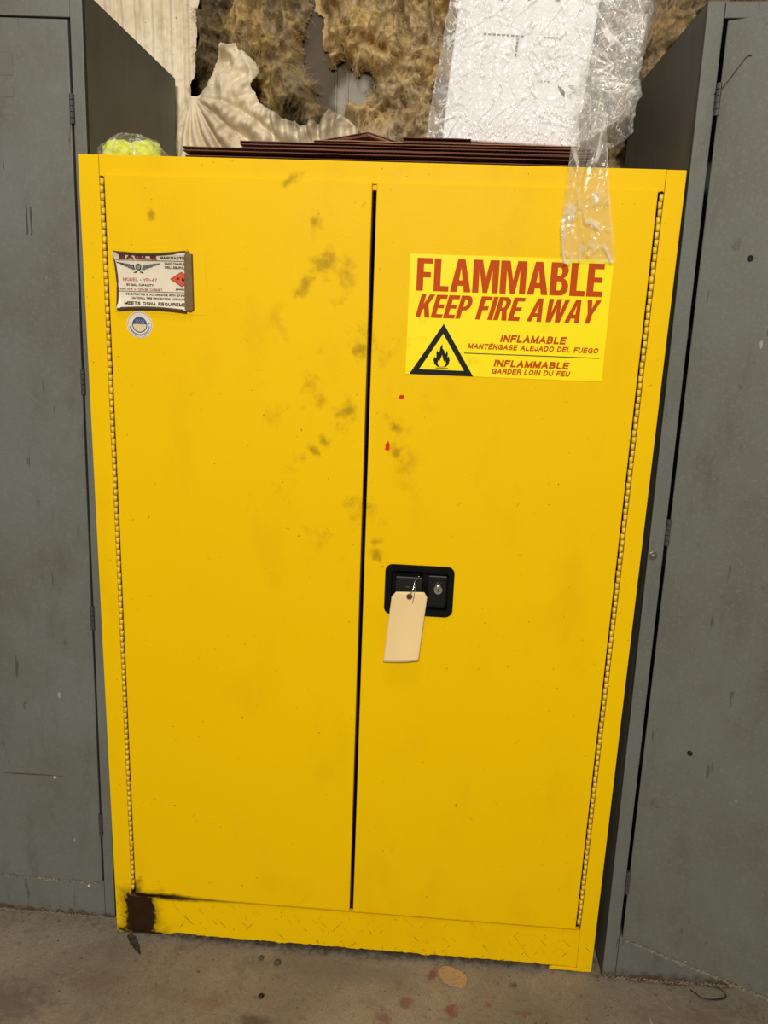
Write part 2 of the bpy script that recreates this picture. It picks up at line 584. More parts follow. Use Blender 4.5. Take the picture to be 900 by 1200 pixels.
def poly(name, loops_list, y, mat, parent, thick=0.0):
    """flat print in the xz plane at depth y; loops_list: list of shapes, each a list of loops (first outer, then holes)"""
    vs_, fs_ = [], []
    for loops in loops_list:
        L3 = [[Vector((p[0], p[1], 0)) for p in lp] for lp in loops]
        flat = [p for lp in L3 for p in lp]
        tr = tessellate_polygon(L3)
        off = len(vs_)
        vs_ += [Vector((p.x, y(p.x, p.y) if callable(y) else y, p.y)) for p in flat]
        for t in tr:
            a, b, c = (flat[i] for i in t)
            cr = (b - a).cross(c - a).z
            t = t if cr > 0 else t[::-1]
            fs_.append(tuple(off + i for i in t))
    return from_data(name, vs_, fs_, mat, parent)


def rrect(x0, z0, x1, z1, r, n=6):
    out = []
    for cx, cz, a0 in ((x1 - r, z0 + r, -90), (x1 - r, z1 - r, 0), (x0 + r, z1 - r, 90), (x0 + r, z0 + r, 180)):
        for i in range(n + 1):
            a = math.radians(a0 + 90 * i / n)
            out.append((cx + r * math.cos(a), cz + r * math.sin(a)))
    return out


def circle(cx, cz, r, n=40):
    return [(cx + r * math.cos(2 * math.pi * i / n), cz + r * math.sin(2 * math.pi * i / n)) for i in range(n)]


def _arc(cx, cz, rx, rz, a0, a1, n=7):
    return [(cx + rx * math.cos(math.radians(a0 + (a1 - a0) * i / n)), cz + rz * math.sin(math.radians(a0 + (a1 - a0) * i / n))) for i in range(n + 1)]


# single-stroke grotesque capitals: width, strokes (cap height 1)
SF = {
    'A': (.70, [[(0, 0), (.35, 1), (.70, 0)], [(.12, .33), (.58, .33)]]),
    'B': (.62, [[(0, .5), (0, 0), (.32, 0)] + _arc(.34, .26, .27, .26, -90, 90) + [(0, .52)], [(0, .5), (0, 1), (.30, 1)] + _arc(.31, .76, .25, .24, 90, -90) + [(0, .52)]]),
    'C': (.70, [_arc(.36, .5, .36, .5, 40, 320, 16)]),
    'D': (.66, [[(0, 0), (0, 1), (.28, 1)] + _arc(.28, .5, .38, .5, 90, -90, 12) + [(0, 0)]]),
    'E': (.56, [[(.56, 0), (0, 0), (0, 1), (.55, 1)], [(0, .53), (.50, .53)]]),
    'F': (.54, [[(0, 0), (0, 1), (.54, 1)], [(0, .52), (.47, .52)]]),
    'G': (.74, [_arc(.37, .5, .37, .5, 42, 340, 16) + [(.72, .47), (.42, .47)], [(.72, .47), (.72, 0)]]),
    'H': (.64, [[(0, 0), (0, 1)], [(.64, 0), (.64, 1)], [(0, .52), (.64, .52)]]),
    'I': (.0, [[(0, 0), (0, 1)]]),
    'J': (.46, [[(.46, 1), (.46, .26)] + _arc(.23, .24, .23, .24, 0, -180) + [(0, .34)]]),
    'K': (.64, [[(0, 0), (0, 1)], [(.62, 1), (0, .38)], [(.22, .58), (.66, 0)]]),
    'L': (.50, [[(0, 1), (0, 0), (.50, 0)]]),
    'M': (.78, [[(0, 0), (0, 1)], [(0, 1), (.39, .05)], [(.39, .05), (.78, 1)], [(.78, 1), (.78, 0)]]),
    'N': (.64, [[(0, 0), (0, 1)], [(0, 1), (.64, 0)], [(.64, 0), (.64, 1)]]),
    'O': (.76, [_arc(.38, .5, .38, .5, 0, 360, 20)]),
    'P': (.58, [[(0, 0), (0, 1), (.30, 1)] + _arc(.31, .73, .27, .27, 90, -90) + [(0, .46)]]),
    'Q': (.76, [_arc(.38, .5, .38, .5, 0, 360, 20), [(.48, .22), (.74, -.03)]]),
    'R': (.62, [[(0, 0), (0, 1), (.32, 1)] + _arc(.33, .745, .26, .255, 90, -90) + [(0, .49)], [(.36, .49), (.60, .30), (.62, 0)]]),
    'S': (.60, [_arc(.31, .745, .28, .255, 30, 250, 10) + _arc(.30, .255, .30, .255, 70, -150, 10)]),
    'T': (.62, [[(0, 1), (.62, 1)], [(.31, 1), (.31, 0)]]),
    'U': (.64, [[(0, 1), (0, .30)] + _arc(.32, .30, .32, .30, 180, 360, 10) + [(.64, 1)]]),
    'V': (.68, [[(0, 1), (.34, 0), (.68, 1)]]),
    'W': (.96, [[(0, 1), (.24, 0)], [(.24, 0), (.48, 1)], [(.48, 1), (.72, 0)], [(.72, 0), (.96, 1)]]),
    'Y': (.66, [[(0, 1), (.33, .45), (.66, 1)], [(.33, .45), (.33, 0)]]),
    '0': (.56, [_arc(.28, .5, .28, .5, 0, 360, 18)]),
    '2': (.54, [_arc(.27, .73, .27, .27, 160, -30, 9) + [(0, 0), (.56, 0)]]),
    '4': (.58, [[(.42, 0), (.42, 1), (0, .30), (.58, .30)]]),
    '6': (.56, [_arc(.28, .32, .28, .32, 0, 360, 16), [(.02, .40), (.10, .80), (.30, 1), (.48, .92)]]),
    '7': (.54, [[(0, 1), (.54, 1), (.16, 0)]]),
    '-': (.30, [[(0, .40), (.30, .40)]]),
    '.': (.0, [[(0, -.02), (0, .10)]]),
    ',': (.0, [[(.02, .10), (-.06, -.14)]]),
    '/': (.36, [[(0, 0), (.36, 1)]]),
    ' ': (.20, []),
}
SF['É'] = (.56, SF['E'][1] + [[(.24, 1.15), (.40, 1.34)]])


def strip(pts, w):
    """mitred ribbon of width w along a 2D polyline -> (verts, faces)"""
    n = len(pts)
    closed = n > 3 and math.hypot(pts[0][0] - pts[-1][0], pts[0][1] - pts[-1][1]) < 1e-6
    V = []
    for i in range(n):
        a = pts[i - 1] if i else (pts[-2] if closed else None)
        b = pts[i + 1] if i < n - 1 else (pts[1] if closed else None)
        d1 = None if a is None else (Vector(pts[i]) - Vector(a)).normalized()
        d2 = None if b is None else (Vector(b) - Vector(pts[i])).normalized()
        d1 = d1 if d1 is not None and d1.length > 0 else d2
        d2 = d2 if d2 is not None and d2.length > 0 else d1
        n1, n2 = Vector((-d1.y, d1.x)), Vector((-d2.y, d2.x))
        m = (n1 + n2)
        m = m.normalized() if m.length > 1e-6 else n1
        k = min(1 / max(0.35, m.dot(n1)), 2.0) * w / 2
        p = Vector(pts[i])
        if a is None:
            p = p - d2 * w * 0.5
        if b is None:
            p = p + d1 * w * 0.5
        V += [p + m * k, p - m * k]
    F = [(2 * i, 2 * i + 1, 2 * i + 3, 2 * i + 2) for i in range(n - 1)]
    return V, F


def text(parent, s, x0, x1, z, cap, y, mat, shear=0.0, bold=0.16, gap=0.13):
    """lettering fitted between x0 and x1, baseline z, capital height cap; y is a depth or a function of (x, z)"""
    w = bold
    total = sum(SF[c][0] + w for c in s) + gap * (len(s) - 1)
    k = (x1 - x0 - shear * cap) / total
    V, F = [], []
    x = w / 2
    for c in s:
        lift = 0.0
        for st in SF[c][1]:
            # keep strokes inside the capital height
            st = [(x + p[0], w / 2 + p[1] * (1 - w)) for p in st]
            v_, f_ = strip(st, w)
            off = len(V)
            for p in v_:
                lift += 0.00004 / len(v_)
                zz = p.y * cap
                xx = x0 + p.x * k + shear * zz
                V.append((xx, (y(xx, z + zz) if callable(y) else y) - lift, z + zz))
            F += [tuple(off + q for q in f) for f in f_]
            lift += 0.00002
        x += SF[c][0] + w + gap
    return from_data('lettering', V, F, mat, parent)


# heavy condensed capitals for the big warning words, unit height
T, S = 0.215, 0.165


def arc(cx, cz, rx, rz, a0, a1, n=8):
    return [(cx + rx * math.cos(math.radians(a0 + (a1 - a0) * i / n)), cz + rz * math.sin(math.radians(a0 + (a1 - a0) * i / n))) for i in range(n + 1)]


GL = {
    'F': (0.50, [[(0, 0), (T, 0), (T, .41), (.45, .41), (.45, .58), (T, .58), (T, 1 - S), (.5, 1 - S), (.5, 1), (0, 1)]]),
    'L': (0.48, [[(0, 0), (.48, 0), (.48, S), (T, S), (T, 1), (0, 1)]]),
    'E': (0.51, [[(0, 0), (.51, 0), (.51, S), (T, S), (T, .425), (.47, .425), (.47, .585), (T, .585), (T, 1 - S), (.50, 1 - S), (.50, 1), (0, 1)]]),
    'I': (T, [[(0, 0), (T, 0), (T, 1), (0, 1)]]),
    'A': (0.66, [[(0, 0), (.215, 0), (.245, .19), (.415, .19), (.445, 0), (.66, 0), (.445, 1), (.215, 1)], [(.275, .36), (.33, .74), (.385, .36)]]),
    'M': (0.82, [[(0, 0), (.2, 0), (.2, .72), (.335, 0), (.485, 0), (.62, .72), (.62, 0), (.82, 0), (.82, 1), (.53, 1), (.41, .42), (.29, 1), (0, 1)]]),
    'B': (0.58, [[(0, 0)] + arc(.34, .27, .24, .27, -90, 75) + [(.40, .53)] + arc(.33, .755, .225, .245, -62, 90) + [(0, 1)],
                 [(T, .155), (T, .43)] + arc(.30, .2925, .075, .1375, 90, -90),
                 [(T, .59), (T, .845)] + arc(.29, .7175, .065, .1275, 90, -90)]),
    'P': (0.56, [[(0, 0), (T, 0), (T, .37)] + arc(.32, .685, .24, .315, -90, 90, 12) + [(0, 1)],
                 [(T, .53), (T, .84)] + arc(.28, .685, .075, .155, 90, -90)]),
    'R': (0.60, [[(0, 0), (T, 0), (T, .40), (.27, .40), (.37, 0), (.60, 0), (.48, .43)] + arc(.33, .715, .24, .285, -50, 90, 12) + [(0, 1)],
                 [(T, .55), (T, .84)] + arc(.29, .695, .07, .145, 90, -90)]),
    'K': (0.64, [[(0, 0), (T, 0), (T, .28), (.28, .40), (.41, 0), (.64, 0), (.43, .58), (.62, 1), (.38, 1), (T, .58), (T, 1), (0, 1)]]),
    'W': (0.92, [[(.15, 0), (.37, 0), (.46, .60), (.55, 0), (.77, 0), (.92, 1), (.71, 1), (.65, .40), (.56, 1), (.36, 1), (.27, .40), (.21, 1), (0, 1)]]),
    'Y': (0.62, [[(.205, 0), (.415, 0), (.415, .40), (.62, 1), (.40, 1), (.31, .64), (.22, 1), (0, 1), (.205, .40)]]),
    ' ': (0.24, []),
}


def heavy(parent, s, x0, x1, z, cap, y, mat, shear=0.0, gap=0.05):
    w = sum(GL[c][0] for c in s) + gap * (len(s) - 1)
    k = (x1 - x0 - shear * cap) / w
    x = 0.0
    for c in s:
        gw, loops = GL[c]
        if loops:
            L = [[(x0 + (x + p[0]) * k + shear * p[1] * cap, z + p[1] * cap) for p in lp] for lp in loops]
            poly('letter', [L], y, mat, parent)
        x += gw + gap


# ------------------------------------------------------------------ setting
def setting():
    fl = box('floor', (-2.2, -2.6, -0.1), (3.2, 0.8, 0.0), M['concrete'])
    fl['kind'] = 'structure'
    w = box('wall_back', (-2.2, 0.70, 0.0), (3.2, 0.80, 3.0), M['wall'])
    w['kind'] = 'structure'
    # upright ribs of the backing board showing in the torn gap
    for x in (0.375, 0.405, 0.475):
        box('wall_rib', (x, 0.6945, 0.2), (x + 0.008, 0.701, 2.6), M['wall'], w, 0.002)


setting()


# ------------------------------------------------------------------ yellow safety cabinet
def yellow_cabinet():
    W, H, D = 1.092, 1.687, 0.455
    Y = M['yellow']
    r = root('safety_cabinet', YO, 'large yellow two-door flammable storage cabinet with a black corner stain', 'cabinet')
    b = 0.0014
    box('side_panel', (0.0, 0.004, 0.012), (0.0025, D, H), Y, r)
    box('side_panel', (W - 0.0025, 0.004, 0.012), (W, D, H), Y, r)
    box('back_panel', (0.0025, D - 0.003, 0.012), (W - 0.0025, D, H), M['inside'], r)
    box('top_panel', (0.0, 0.004, H - 0.003), (W, D, H), Y, r)
    box('bottom_panel', (0.0025, 0.012, 0.10), (W - 0.0025, D - 0.003, 0.104), M['inside'], r)
    for z in (0.55, 1.05):
        box('shelf', (0.01, 0.09, z), (W - 0.01, D - 0.01, z + 0.003), M['inside'], r)
    # face frame: stiles, rails, with the folded seams left open
    box('stile', (0.0, 0.0, 0.0135), (0.0385, 0.012, H - 0.0005), Y, r, b)
    box('stile', (W - 0.0345, 0.0, 0.0135), (W, 0.012, H - 0.0005), Y, r, b)
    box('top_rail', (0.0391, 0.0, 1.649), (W - 0.0351, 0.012, H), Y, r, b)
    box('upper_lip', (0.046, 0.004, 1.640), (W - 0.046, 0.014, 1.65), Y, r)
    # bottom rail with a chewed lower edge
    n = 140
    bm = bmesh.new()
    fr, bk = [], []
    for i in range(n + 1):
        x = 0.0391 + (W - 0.0391 - 0.0351) * i / n
        zb = 0.0175 - 0.006 * max(0, noise.noise((x * 30, 0, 0))) + 0.003 * noise.noise((x * 120, 3, 0))
        if 0.14 < x < 0.19:
            zb += 0.003
        row = [bm.verts.new((x, y, z)) for y, z in ((0.0, 0.1122), (0.0, zb), (0.012, zb), (0.012, 0.1122))]
        fr.append(row)
    for i in range(n):
        for k in range(4):
            k2 = (k + 1) % 4
            bm.faces.new((fr[i][k], fr[i + 1][k], fr[i + 1][k2], fr[i][k2]))
    bm.faces.new(fr[0])
    bm.faces.new(fr[-1][::-1])
    finish(bm, 'bottom_rail', Y, r)
    # corner feet
    bm = bmesh.new()
    bm_box(bm, (0.002, 0.003, 0.009), (0.055, 0.07, 0.0130))
    bm_box(bm, (0.004, 0.006, 0.0045), (0.05, 0.07, 0.0085))
    bm_box(bm, (0.008, 0.012, 0.0), (0.10, 0.07, 0.0045))
    finish(bm, 'foot', Y, r, 0.0006)
    bm = bmesh.new()
    bm_box(bm, (W - 0.095, -0.001, 0.0055), (W - 0.001, 0.06, 0.0132))
    bm_box(bm, (W - 0.040, 0.004, 0.0), (W - 0.003, 0.06, 0.0055))
    finish(bm, 'foot', Y, r, 0.0012)
    box('foot', (0.01, D - 0.06, 0.0), (0.06, D - 0.005, 0.012), Y, r)
    box('foot', (W - 0.06, D - 0.06, 0.0), (W - 0.01, D - 0.005, 0.012), Y, r)

    # doors, folded sheet, slightly proud of the frame
    def door(x0, x1, z0, z1, hole=None):
        bm = bmesh.new()
        y0, y1 = -0.005, 0.030
        xs = [x0] + ([hole[0], hole[2]] if hole else []) + [x1]
        zs = [z0] + ([hole[1], hole[3]] if hole else []) + [z1]
        for y in (y0, y1):
            V = [[bm.verts.new((x, y, z)) for z in zs] for x in xs]
            for i in range(len(xs) - 1):
                for j in range(len(zs) - 1):
                    if hole and i == 1 and j == 1:
                        continue
                    bm.faces.new((V[i][j], V[i + 1][j], V[i + 1][j + 1], V[i][j + 1]))
            if y == y0:
                F = V
            else:
                Bk = V
        ring = lambda V: [V[i][0] for i in range(len(xs))] + [V[-1][j] for j in range(1, len(zs))] + \
            [V[i][-1] for i in range(len(xs) - 2, -1, -1)] + [V[0][j] for j in range(len(zs) - 2, 0, -1)]
        a, c = ring(F), ring(Bk)
        for i in range(len(a)):
            j = (i + 1) % len(a)
            bm.faces.new((a[i], a[j], c[j], c[i]))
        if hole:
            a = [F[1][1], F[2][1], F[2][2], F[1][2]]
            c = [Bk[1][1], Bk[2][1], Bk[2][2], Bk[1][2]]
            for i in range(4):
                j = (i + 1) % 4
                bm.faces.new((a[i], a[j], c[j], c[i]))
        return finish(bm, 'door', Y, r, 0.0022, seg=3)
    door(0.0497, 0.5415, 0.1195, 1.6535)
    door(0.5495, 1.0455, 0.1185, 1.6525, (0.602, 0.846, 0.722, 0.929))

    # piano hinges: a knuckle every 12.6 mm
    for x, lean in ((0.0432, -1), (1.0523, 1)):
        z0, z1 = 0.130, 1.6505
        bm = bmesh.new()
        cyl(bm, (x, 0.0005, z0), (x, 0.0005, z1), 0.0030, n=8)
        h = finish(bm, 'piano_hinge', M['dark'], r)
        step = 0.01264
        bm = bmesh.new()
        cyl(bm, (0, 0, 0), (0, 0, step - 0.0010), 0.0037, n=12)
        me = bpy.data.meshes.new('knuckle')
        bm.to_mesh(me)
        bm.free()
        me.materials.append(M['yellow_knuckle'])
        for p in me.polygons:
            p.use_smooth = len(p.vertices) == 4
        for i in range(int((z1 - z0) / step)):
            o = bpy.data.objects.new('knuckle', me)
            COL.objects.link(o)
            o.parent = h
            o.location = Vector((x + (0.0005 if i % 2 else -0.0005), 0.0, z0 + i * step)) - YO

    # recessed paddle latch
    yf = -0.0052
    out, inn = rrect(0.592, 0.834, 0.731, 0.941, 0.015), rrect(0.6045, 0.848, 0.7195, 0.928, 0.007)
    bm = bmesh.new()
    y_levels = [(out, yf), (rrect(0.593, 0.835, 0.730, 0.940, 0.015), yf - 0.0025), (inn, yf - 0.0022), (inn, 0.016)]
    rings = [[bm.verts.new((p[0], y, p[1])) for p in lp] for lp, y in y_levels]
    for A, B in zip(rings, rings[1:]):
        for i in range(len(A)):
            j = (i + 1) % len(A)
            bm.faces.new((A[i], A[j], B[j], B[i]))
    bm.faces.new(rings[-1])
    lt = finish(bm, 'latch_pan', M['black'], r)
    lt['label'] = 'black recessed latch pan in the right door'
    bm = bmesh.new()
    vv = [(0.613, 0.0145, 0.922), (0.668, 0.0145, 0.922), (0.668, -0.0005, 0.914), (0.613, -0.0005, 0.914),
          (0.613, -0.004, 0.853), (0.668, -0.004, 0.853), (0.668, 0.0145, 0.853), (0.613, 0.0145, 0.853)]
    V = [bm.verts.new(v) for v in vv]
    for f in ((0, 1, 2, 3), (3, 2, 5, 4), (4, 5, 6, 7), (0, 3, 4, 7), (1, 6, 5, 2), (0, 7, 6, 1)):
        bm.faces.new([V[i] for i in f])
    finish(bm, 'paddle', M['black_rough'], lt, 0.002)
    bm = bmesh.new()
    bm_box(bm, (0.6785, 0.007, 0.852), (0.7175, 0.0155, 0.917))
    finish(bm, 'lock_plate', M['black_rough'], lt, 0.002)
    bm = bmesh.new()
    cyl(bm, (0.7, 0.0, 0.8895), (0.7, 0.010, 0.8895), 0.0105, n=24)
    cyl(bm, (0.7, -0.002, 0.8895), (0.7, 0.0, 0.8895), 0.0085, 0.0105, n=24)
    lk = finish(bm, 'lock_cylinder', M['chrome'], lt, 0.0006)
    lk['label'] = 'bright chrome key lock'
    box('keyhole', (0.6992, -0.0023, 0.8860), (0.7008, -0.0017, 0.8930), M['dark'], lt)
    box('paddle_stamp', (0.634, -0.0035, 0.893), (0.643, -0.0022, 0.8945), M['steel'], lt)

    # warning sign
    ys = -0.0058
    bm = bmesh.new()
    bm_box(bm, (0.6155, ys, 1.3165), (0.9805, -0.0050, 1.532))
    sg = finish(bm, 'warning_sign', M['sign'], r)
    sg['label'] = 'lemon yellow FLAMMABLE KEEP FIRE AWAY sticker on the right door'
    yt = ys - 0.0003
    R_, K_ = M['sign_red'], M['ink']
    heavy(sg, 'FLAMMABLE', 0.6285, 0.966, 1.468, 0.0575, yt, R_)
    heavy(sg, 'KEEP FIRE AWAY', 0.629, 0.966, 1.4205, 0.0415, yt, R_, shear=0.24, gap=0.045)
    text(sg, 'INFLAMABLE', 0.788, 0.910, 1.3815, 0.0135, yt, R_, 0.2, 0.25)
    text(sg, 'MANTÉNGASE ALEJADO DEL FUEGO', 0.729, 0.970, 1.3675, 0.0098, yt, R_, 0.2, 0.23)
    text(sg, 'INFLAMMABLE', 0.779, 0.919, 1.3365, 0.0128, yt, R_, 0.2, 0.25)
    text(sg, 'GARDER LOIN DU FEU', 0.776, 0.922, 1.3233, 0.0098, yt, R_, 0.2, 0.23)
    poly('rule', [[[(0.723, 1.3583), (0.972, 1.3583), (0.972, 1.3598), (0.723, 1.3598)]]], yt, K_, sg)
    poly('triangle', [[[(0.6225, 1.3165), (0.7425, 1.3165), (0.6825, 1.4105)], [(0.6405, 1.3262), (0.6825, 1.3925), (0.7245, 1.3262)]]], yt, K_, sg)
    fl = [(0.6755, 1.3315), (0.669, 1.337), (0.6665, 1.344), (0.6685, 1.352), (0.6695, 1.347), (0.6720, 1.350), (0.6715, 1.357),
          (0.6735, 1.363), (0.6745, 1.358), (0.6775, 1.361), (0.6785, 1.368), (0.6820, 1.374), (0.6825, 1.366), (0.6860, 1.362),
          (0.6875, 1.355), (0.6895, 1.357), (0.6905, 1.363), (0.6930, 1.357), (0.6925, 1.350), (0.6950, 1.352), (0.6970, 1.345),
          (0.6955, 1.337), (0.6895, 1.3315)]
    hole = [(0.678, 1.3325), (0.6745, 1.338), (0.6760, 1.345), (0.6775, 1.341), (0.6800, 1.347), (0.6825, 1.354), (0.6845, 1.346),
            (0.6870, 1.341), (0.6885, 1.345), (0.6905, 1.339), (0.687, 1.3325)]
    poly('flame', [[fl, hole], [[(0.671, 1.3290), (0.695, 1.3290), (0.695, 1.3303), (0.671, 1.3303)]]], yt, K_, sg)

    # painted-over ghost of a larger label behind the data plate
    box('painted_label', (0.0575, -0.0056, 1.4095), (0.2365, -0.0050, 1.5275), Y, r, 0.0003)
    # data plate: bent white label in a grubby raised frame
    bm = bmesh.new()
    nx, nz = 40, 30
    x0, x1, z0, z1 = 0.0635, 0.1995, 1.4165, 1.5165
    G = [[None] * (nz + 1) for _ in range(nx + 1)]

    def edge_z(u, v):
        top = z1 - 0.004 * math.sin(math.pi * u) + 0.004 * u
        bot = z0 + 0.0035 * math.sin(math.pi * u) + 0.000 * u
        return bot + (top - bot) * v

    def edge_x(u, v):
        return x0 + 0.004 * math.sin(math.pi * v) + (1 - v) * 0.003 + (x1 - x0 - 0.004 * math.sin(math.pi * v) - (1 - v) * 0.003) * u
    for i in range(nx + 1):
        for j in range(nz + 1):
            u, v = i / nx, j / nz
            X_, Z_ = edge_x(u, v), edge_z(u, v)
            v2 = min(1, max(0, (Z_ - z0) / (z1 - z0)))
            u2 = min(1, max(0, (X_ - x0) / (x1 - x0)))
            cup_ = (abs(2 * v2 - 1) ** 6) * 0.006 + (max(0, 1 - u2 * 14) ** 2) * 0.005
            G[i][j] = bm.verts.new((X_, -0.0068 - cup_, Z_))
    for i in range(nx):
        for j in range(nz):
            bm.faces.new((G[i][j], G[i + 1][j], G[i + 1][j + 1], G[i][j + 1]))
    pl = finish(bm, 'data_plate', M['label'], r, smooth=True)
    pl['label'] = 'bent white data plate with brown worn borders on the left door'
    md = pl.modifiers.new('solid', 'SOLIDIFY')
    md.thickness = 0.0008
    md.offset = -1

    def edging(pts, w, m):
        v_, f_ = tube_data(pts, w, 6)
        return from_data('border', v_, f_, m, pl)
    edging([(edge_x(u / 12, 1) , -0.0105, edge_z(u / 12, 1) + 0.0006) for u in range(13)], 0.0030, M['plate_edge_dark'])
    edging([(edge_x(u / 12, 0), -0.0100, edge_z(u / 12, 0) - 0.0012) for u in range(13)], 0.0032, M['plate_edge_dark'])
    edging([(edge_x(0, v / 8) - 0.0006, -0.0095, edge_z(0, v / 8)) for v in range(9)], 0.0018, M['plate_edge_dark'])
    bm = bmesh.new()
    prof = [(0.1975, 1.5225), (0.2035, 1.5235), (0.2040, 1.519), (0.2115, 1.5185), (0.2125, 1.4185), (0.2065, 1.4150), (0.1965, 1.4175)]
    A = [bm.verts.new((p[0], -0.0125, p[1])) for p in prof]
    B = [bm.verts.new((p[0] + 0.001, -0.0050, p[1])) for p in prof]
    bm.faces.new(A)
    bm.faces.new(B[::-1])
    for i in range(len(A)):
        bm.faces.new((A[i], B[i], B[(i + 1) % len(A)], A[(i + 1) % len(A)]))
    e = finish(bm, 'border', M['plate_edge'], pl, 0.0012)
    def cup(x, z):
        u = min(1, max(0, (x - x0) / (x1 - x0)))
        v = min(1, max(0, (z - z0) / (z1 - z0)))
        return (abs(2 * v - 1) ** 6) * 0.006 + (max(0, 1 - u * 14) ** 2) * 0.005

    def yp(x, z):
        return -0.0068 - cup(x, z) - 0.0009

    def ypp(x, z):
        return yp(x, z) - 0.0003
    PR = M['plate_red']
    text(pl, 'EAGLE', 0.0735, 0.145, 1.5058, 0.0078, yp, plain('dark_red_ink', (118, 42, 38), 0.5), 0, 0.30, 0.10)
    text(pl, 'MANUFACTU', 0.1520, 0.1975, 1.5078, 0.0046, yp, K_, 0, 0.22)
    text(pl, '2400 CHARLE', 0.1590, 0.1975, 1.4978, 0.0042, yp, K_, 0, 0.2)
    text(pl, 'WELLSBURG,', 0.1590, 0.1960, 1.4913, 0.0042, yp, K_, 0, 0.2)
    text(pl, 'MODEL - YPI-47', 0.0790, 0.1435, 1.4670, 0.0056, yp, PR, 0, 0.15)
    text(pl, '60 GAL. CAPACITY', 0.0850, 0.1365, 1.4582, 0.0042, yp, K_, 0, 0.22)
    text(pl, 'PAINT/INK STORAGE CABINET', 0.0690, 0.1535, 1.4503, 0.0042, yp, PR, 0, 0.16)
    text(pl, 'APPRO', 0.1785, 0.1975, 1.4525, 0.0036, yp, K_, 0, 0.2)
    text(pl, 'CONSTRUCTED IN ACCORDANCE WITH N.F.P.A.', 0.0830, 0.1975, 1.4416, 0.0038, yp, K_, 0, 0.2)
    text(pl, 'NATIONAL FIRE PROTECTION ASSOCIATI', 0.0950, 0.1975, 1.4348, 0.0038, yp, K_, 0, 0.2)
    text(pl, 'MEETS OSHA REQUIREME', 0.0805, 0.1975, 1.4238, 0.0062, yp, K_, 0, 0.22)
    for z in (1.5035, 1.4478):
        poly('rule', [[[(0.0675, z), (0.1975, z + 0.001), (0.1975, z + 0.0017), (0.0675, z + 0.0007)]]], yp, K_, pl)
    dz = 1.4728
    poly('diamond', [[[(0.1685, dz), (0.1905, dz - 0.0135), (0.1985, dz - 0.0086), (0.1985, dz + 0.0086), (0.1905, dz + 0.0135)]]], yp, K_, pl)
    poly('diamond', [[[(0.1703, dz), (0.1905, dz - 0.0123), (0.1985, dz - 0.0074), (0.1985, dz + 0.0074), (0.1905, dz + 0.0123)]]], ypp, M['diamond_red'], pl)
    text(pl, 'F M', 0.1815, 0.1980, dz - 0.003, 0.0058, lambda x, z: yp(x, z) - 0.0006, K_, 0, 0.24)
    # spread-wing emblem
    cx, cz = 0.1090, 1.4925
    shapes, inner = [], []
    for sgn in (-1, 1):
        for i, (a, b_, zt, th) in enumerate([(0.008, 0.042, 8.0, 2.4), (0.008, 0.035, 5.0, 2.2), (0.008, 0.028, 2.2, 2.2), (0.007, 0.021, -0.6, 2.2), (0.006, 0.014, -3.2, 2.0)]):
            zt, th = zt * 0.001, th * 0.001
            p = [(cx + sgn * a, cz + zt * 0.55 - 0.001), (cx + sgn * b_, cz + zt), (cx + sgn * (b_ - 0.003), cz + zt - th), (cx + sgn * a, cz + zt * 0.55 - 0.001 - th)]
            shapes.append([p if sgn > 0 else p[::-1]])
            c0 = (sum(q[0] for q in p) / 4, sum(q[1] for q in p) / 4)
            q = [(c0[0] + (t[0] - c0[0]) * 0.86, c0[1] + (t[1] - c0[1]) * 0.5) for t in p]
            inner.append([q if sgn > 0 else q[::-1]])
    body = [(cx - .007, cz - .004), (cx - .003, cz - .0075), (cx + .003, cz - .0075), (cx + .007, cz - .004), (cx + .008, cz + .003),
            (cx + .005, cz + .0065), (cx - .002, cz + .0075), (cx - .0055, cz + .0055), (cx - .008, cz + .003)]
    body = [(cx + (t[0] - cx) * 0.72, cz + (t[1] - cz) * 0.8) for t in body]
    shapes.append([body])
    inner.append([[(cx + (t[0] - cx) * 0.75, cz + (t[1] - cz) * 0.72) for t in body]])
    for sgn in (-1, 1):
        f = [(cx + sgn * .003, cz - .007), (cx + sgn * .0105, cz - .0105), (cx + sgn * .0065, cz - .0108), (cx + sgn * .003, cz - .0100)]
        shapes.append([f])
    poly('emblem', shapes, yp, K_, pl)
    poly('emblem', inner, ypp, M['emblem_grey'], pl)

    # round seal sticker
    bm = bmesh.new()
    cyl(bm, (0.1070, -0.0058, 1.3875), (0.1070, -0.0050, 1.3875), 0.0248, n=48)
    se = finish(bm, 'seal_sticker', M['seal_white'], r)
    se['label'] = 'round white sticker with a blue and tan centre'
    c = (0.1070, 1.3875)
    y1 = -0.0060
    poly('ring', [[circle(*c, 0.0232), circle(*c, 0.0226)]], y1, M['navy'], se)
    poly('ring', [[circle(*c, 0.0146), circle(*c, 0.0126)]], y1, M['navy'], se)
    top = [(c[0] + 0.0126 * math.cos(math.pi * i / 20), c[1] + 0.001 + 0.0116 * math.sin(math.pi * i / 20)) for i in range(21)]
    poly('canton', [[top]], y1, M['navy'], se)
    for i in range(7):
        x = c[0] - 0.0105 + i * 0.0030
        d = math.sqrt(max(0, 0.0122 ** 2 - (x + 0.0009 - c[0]) ** 2))
        poly('stripe', [[[(x, c[1] - d), (x + 0.0018, c[1] - d), (x + 0.0018, c[1] + 0.0006), (x, c[1] + 0.0006)]]], y1, M['tan_ink'], se)
    dots = []
    for i in range(5):
        for j in range(3):
            dots.append([circle(c[0] - 0.0072 + i * 0.0036 + (j % 2) * 0.0012, c[1] + 0.0026 + j * 0.003, 0.0006, 6)])
    poly('star_field', dots, y1 - 0.0002, M['seal_white'], se)
    ticks = []
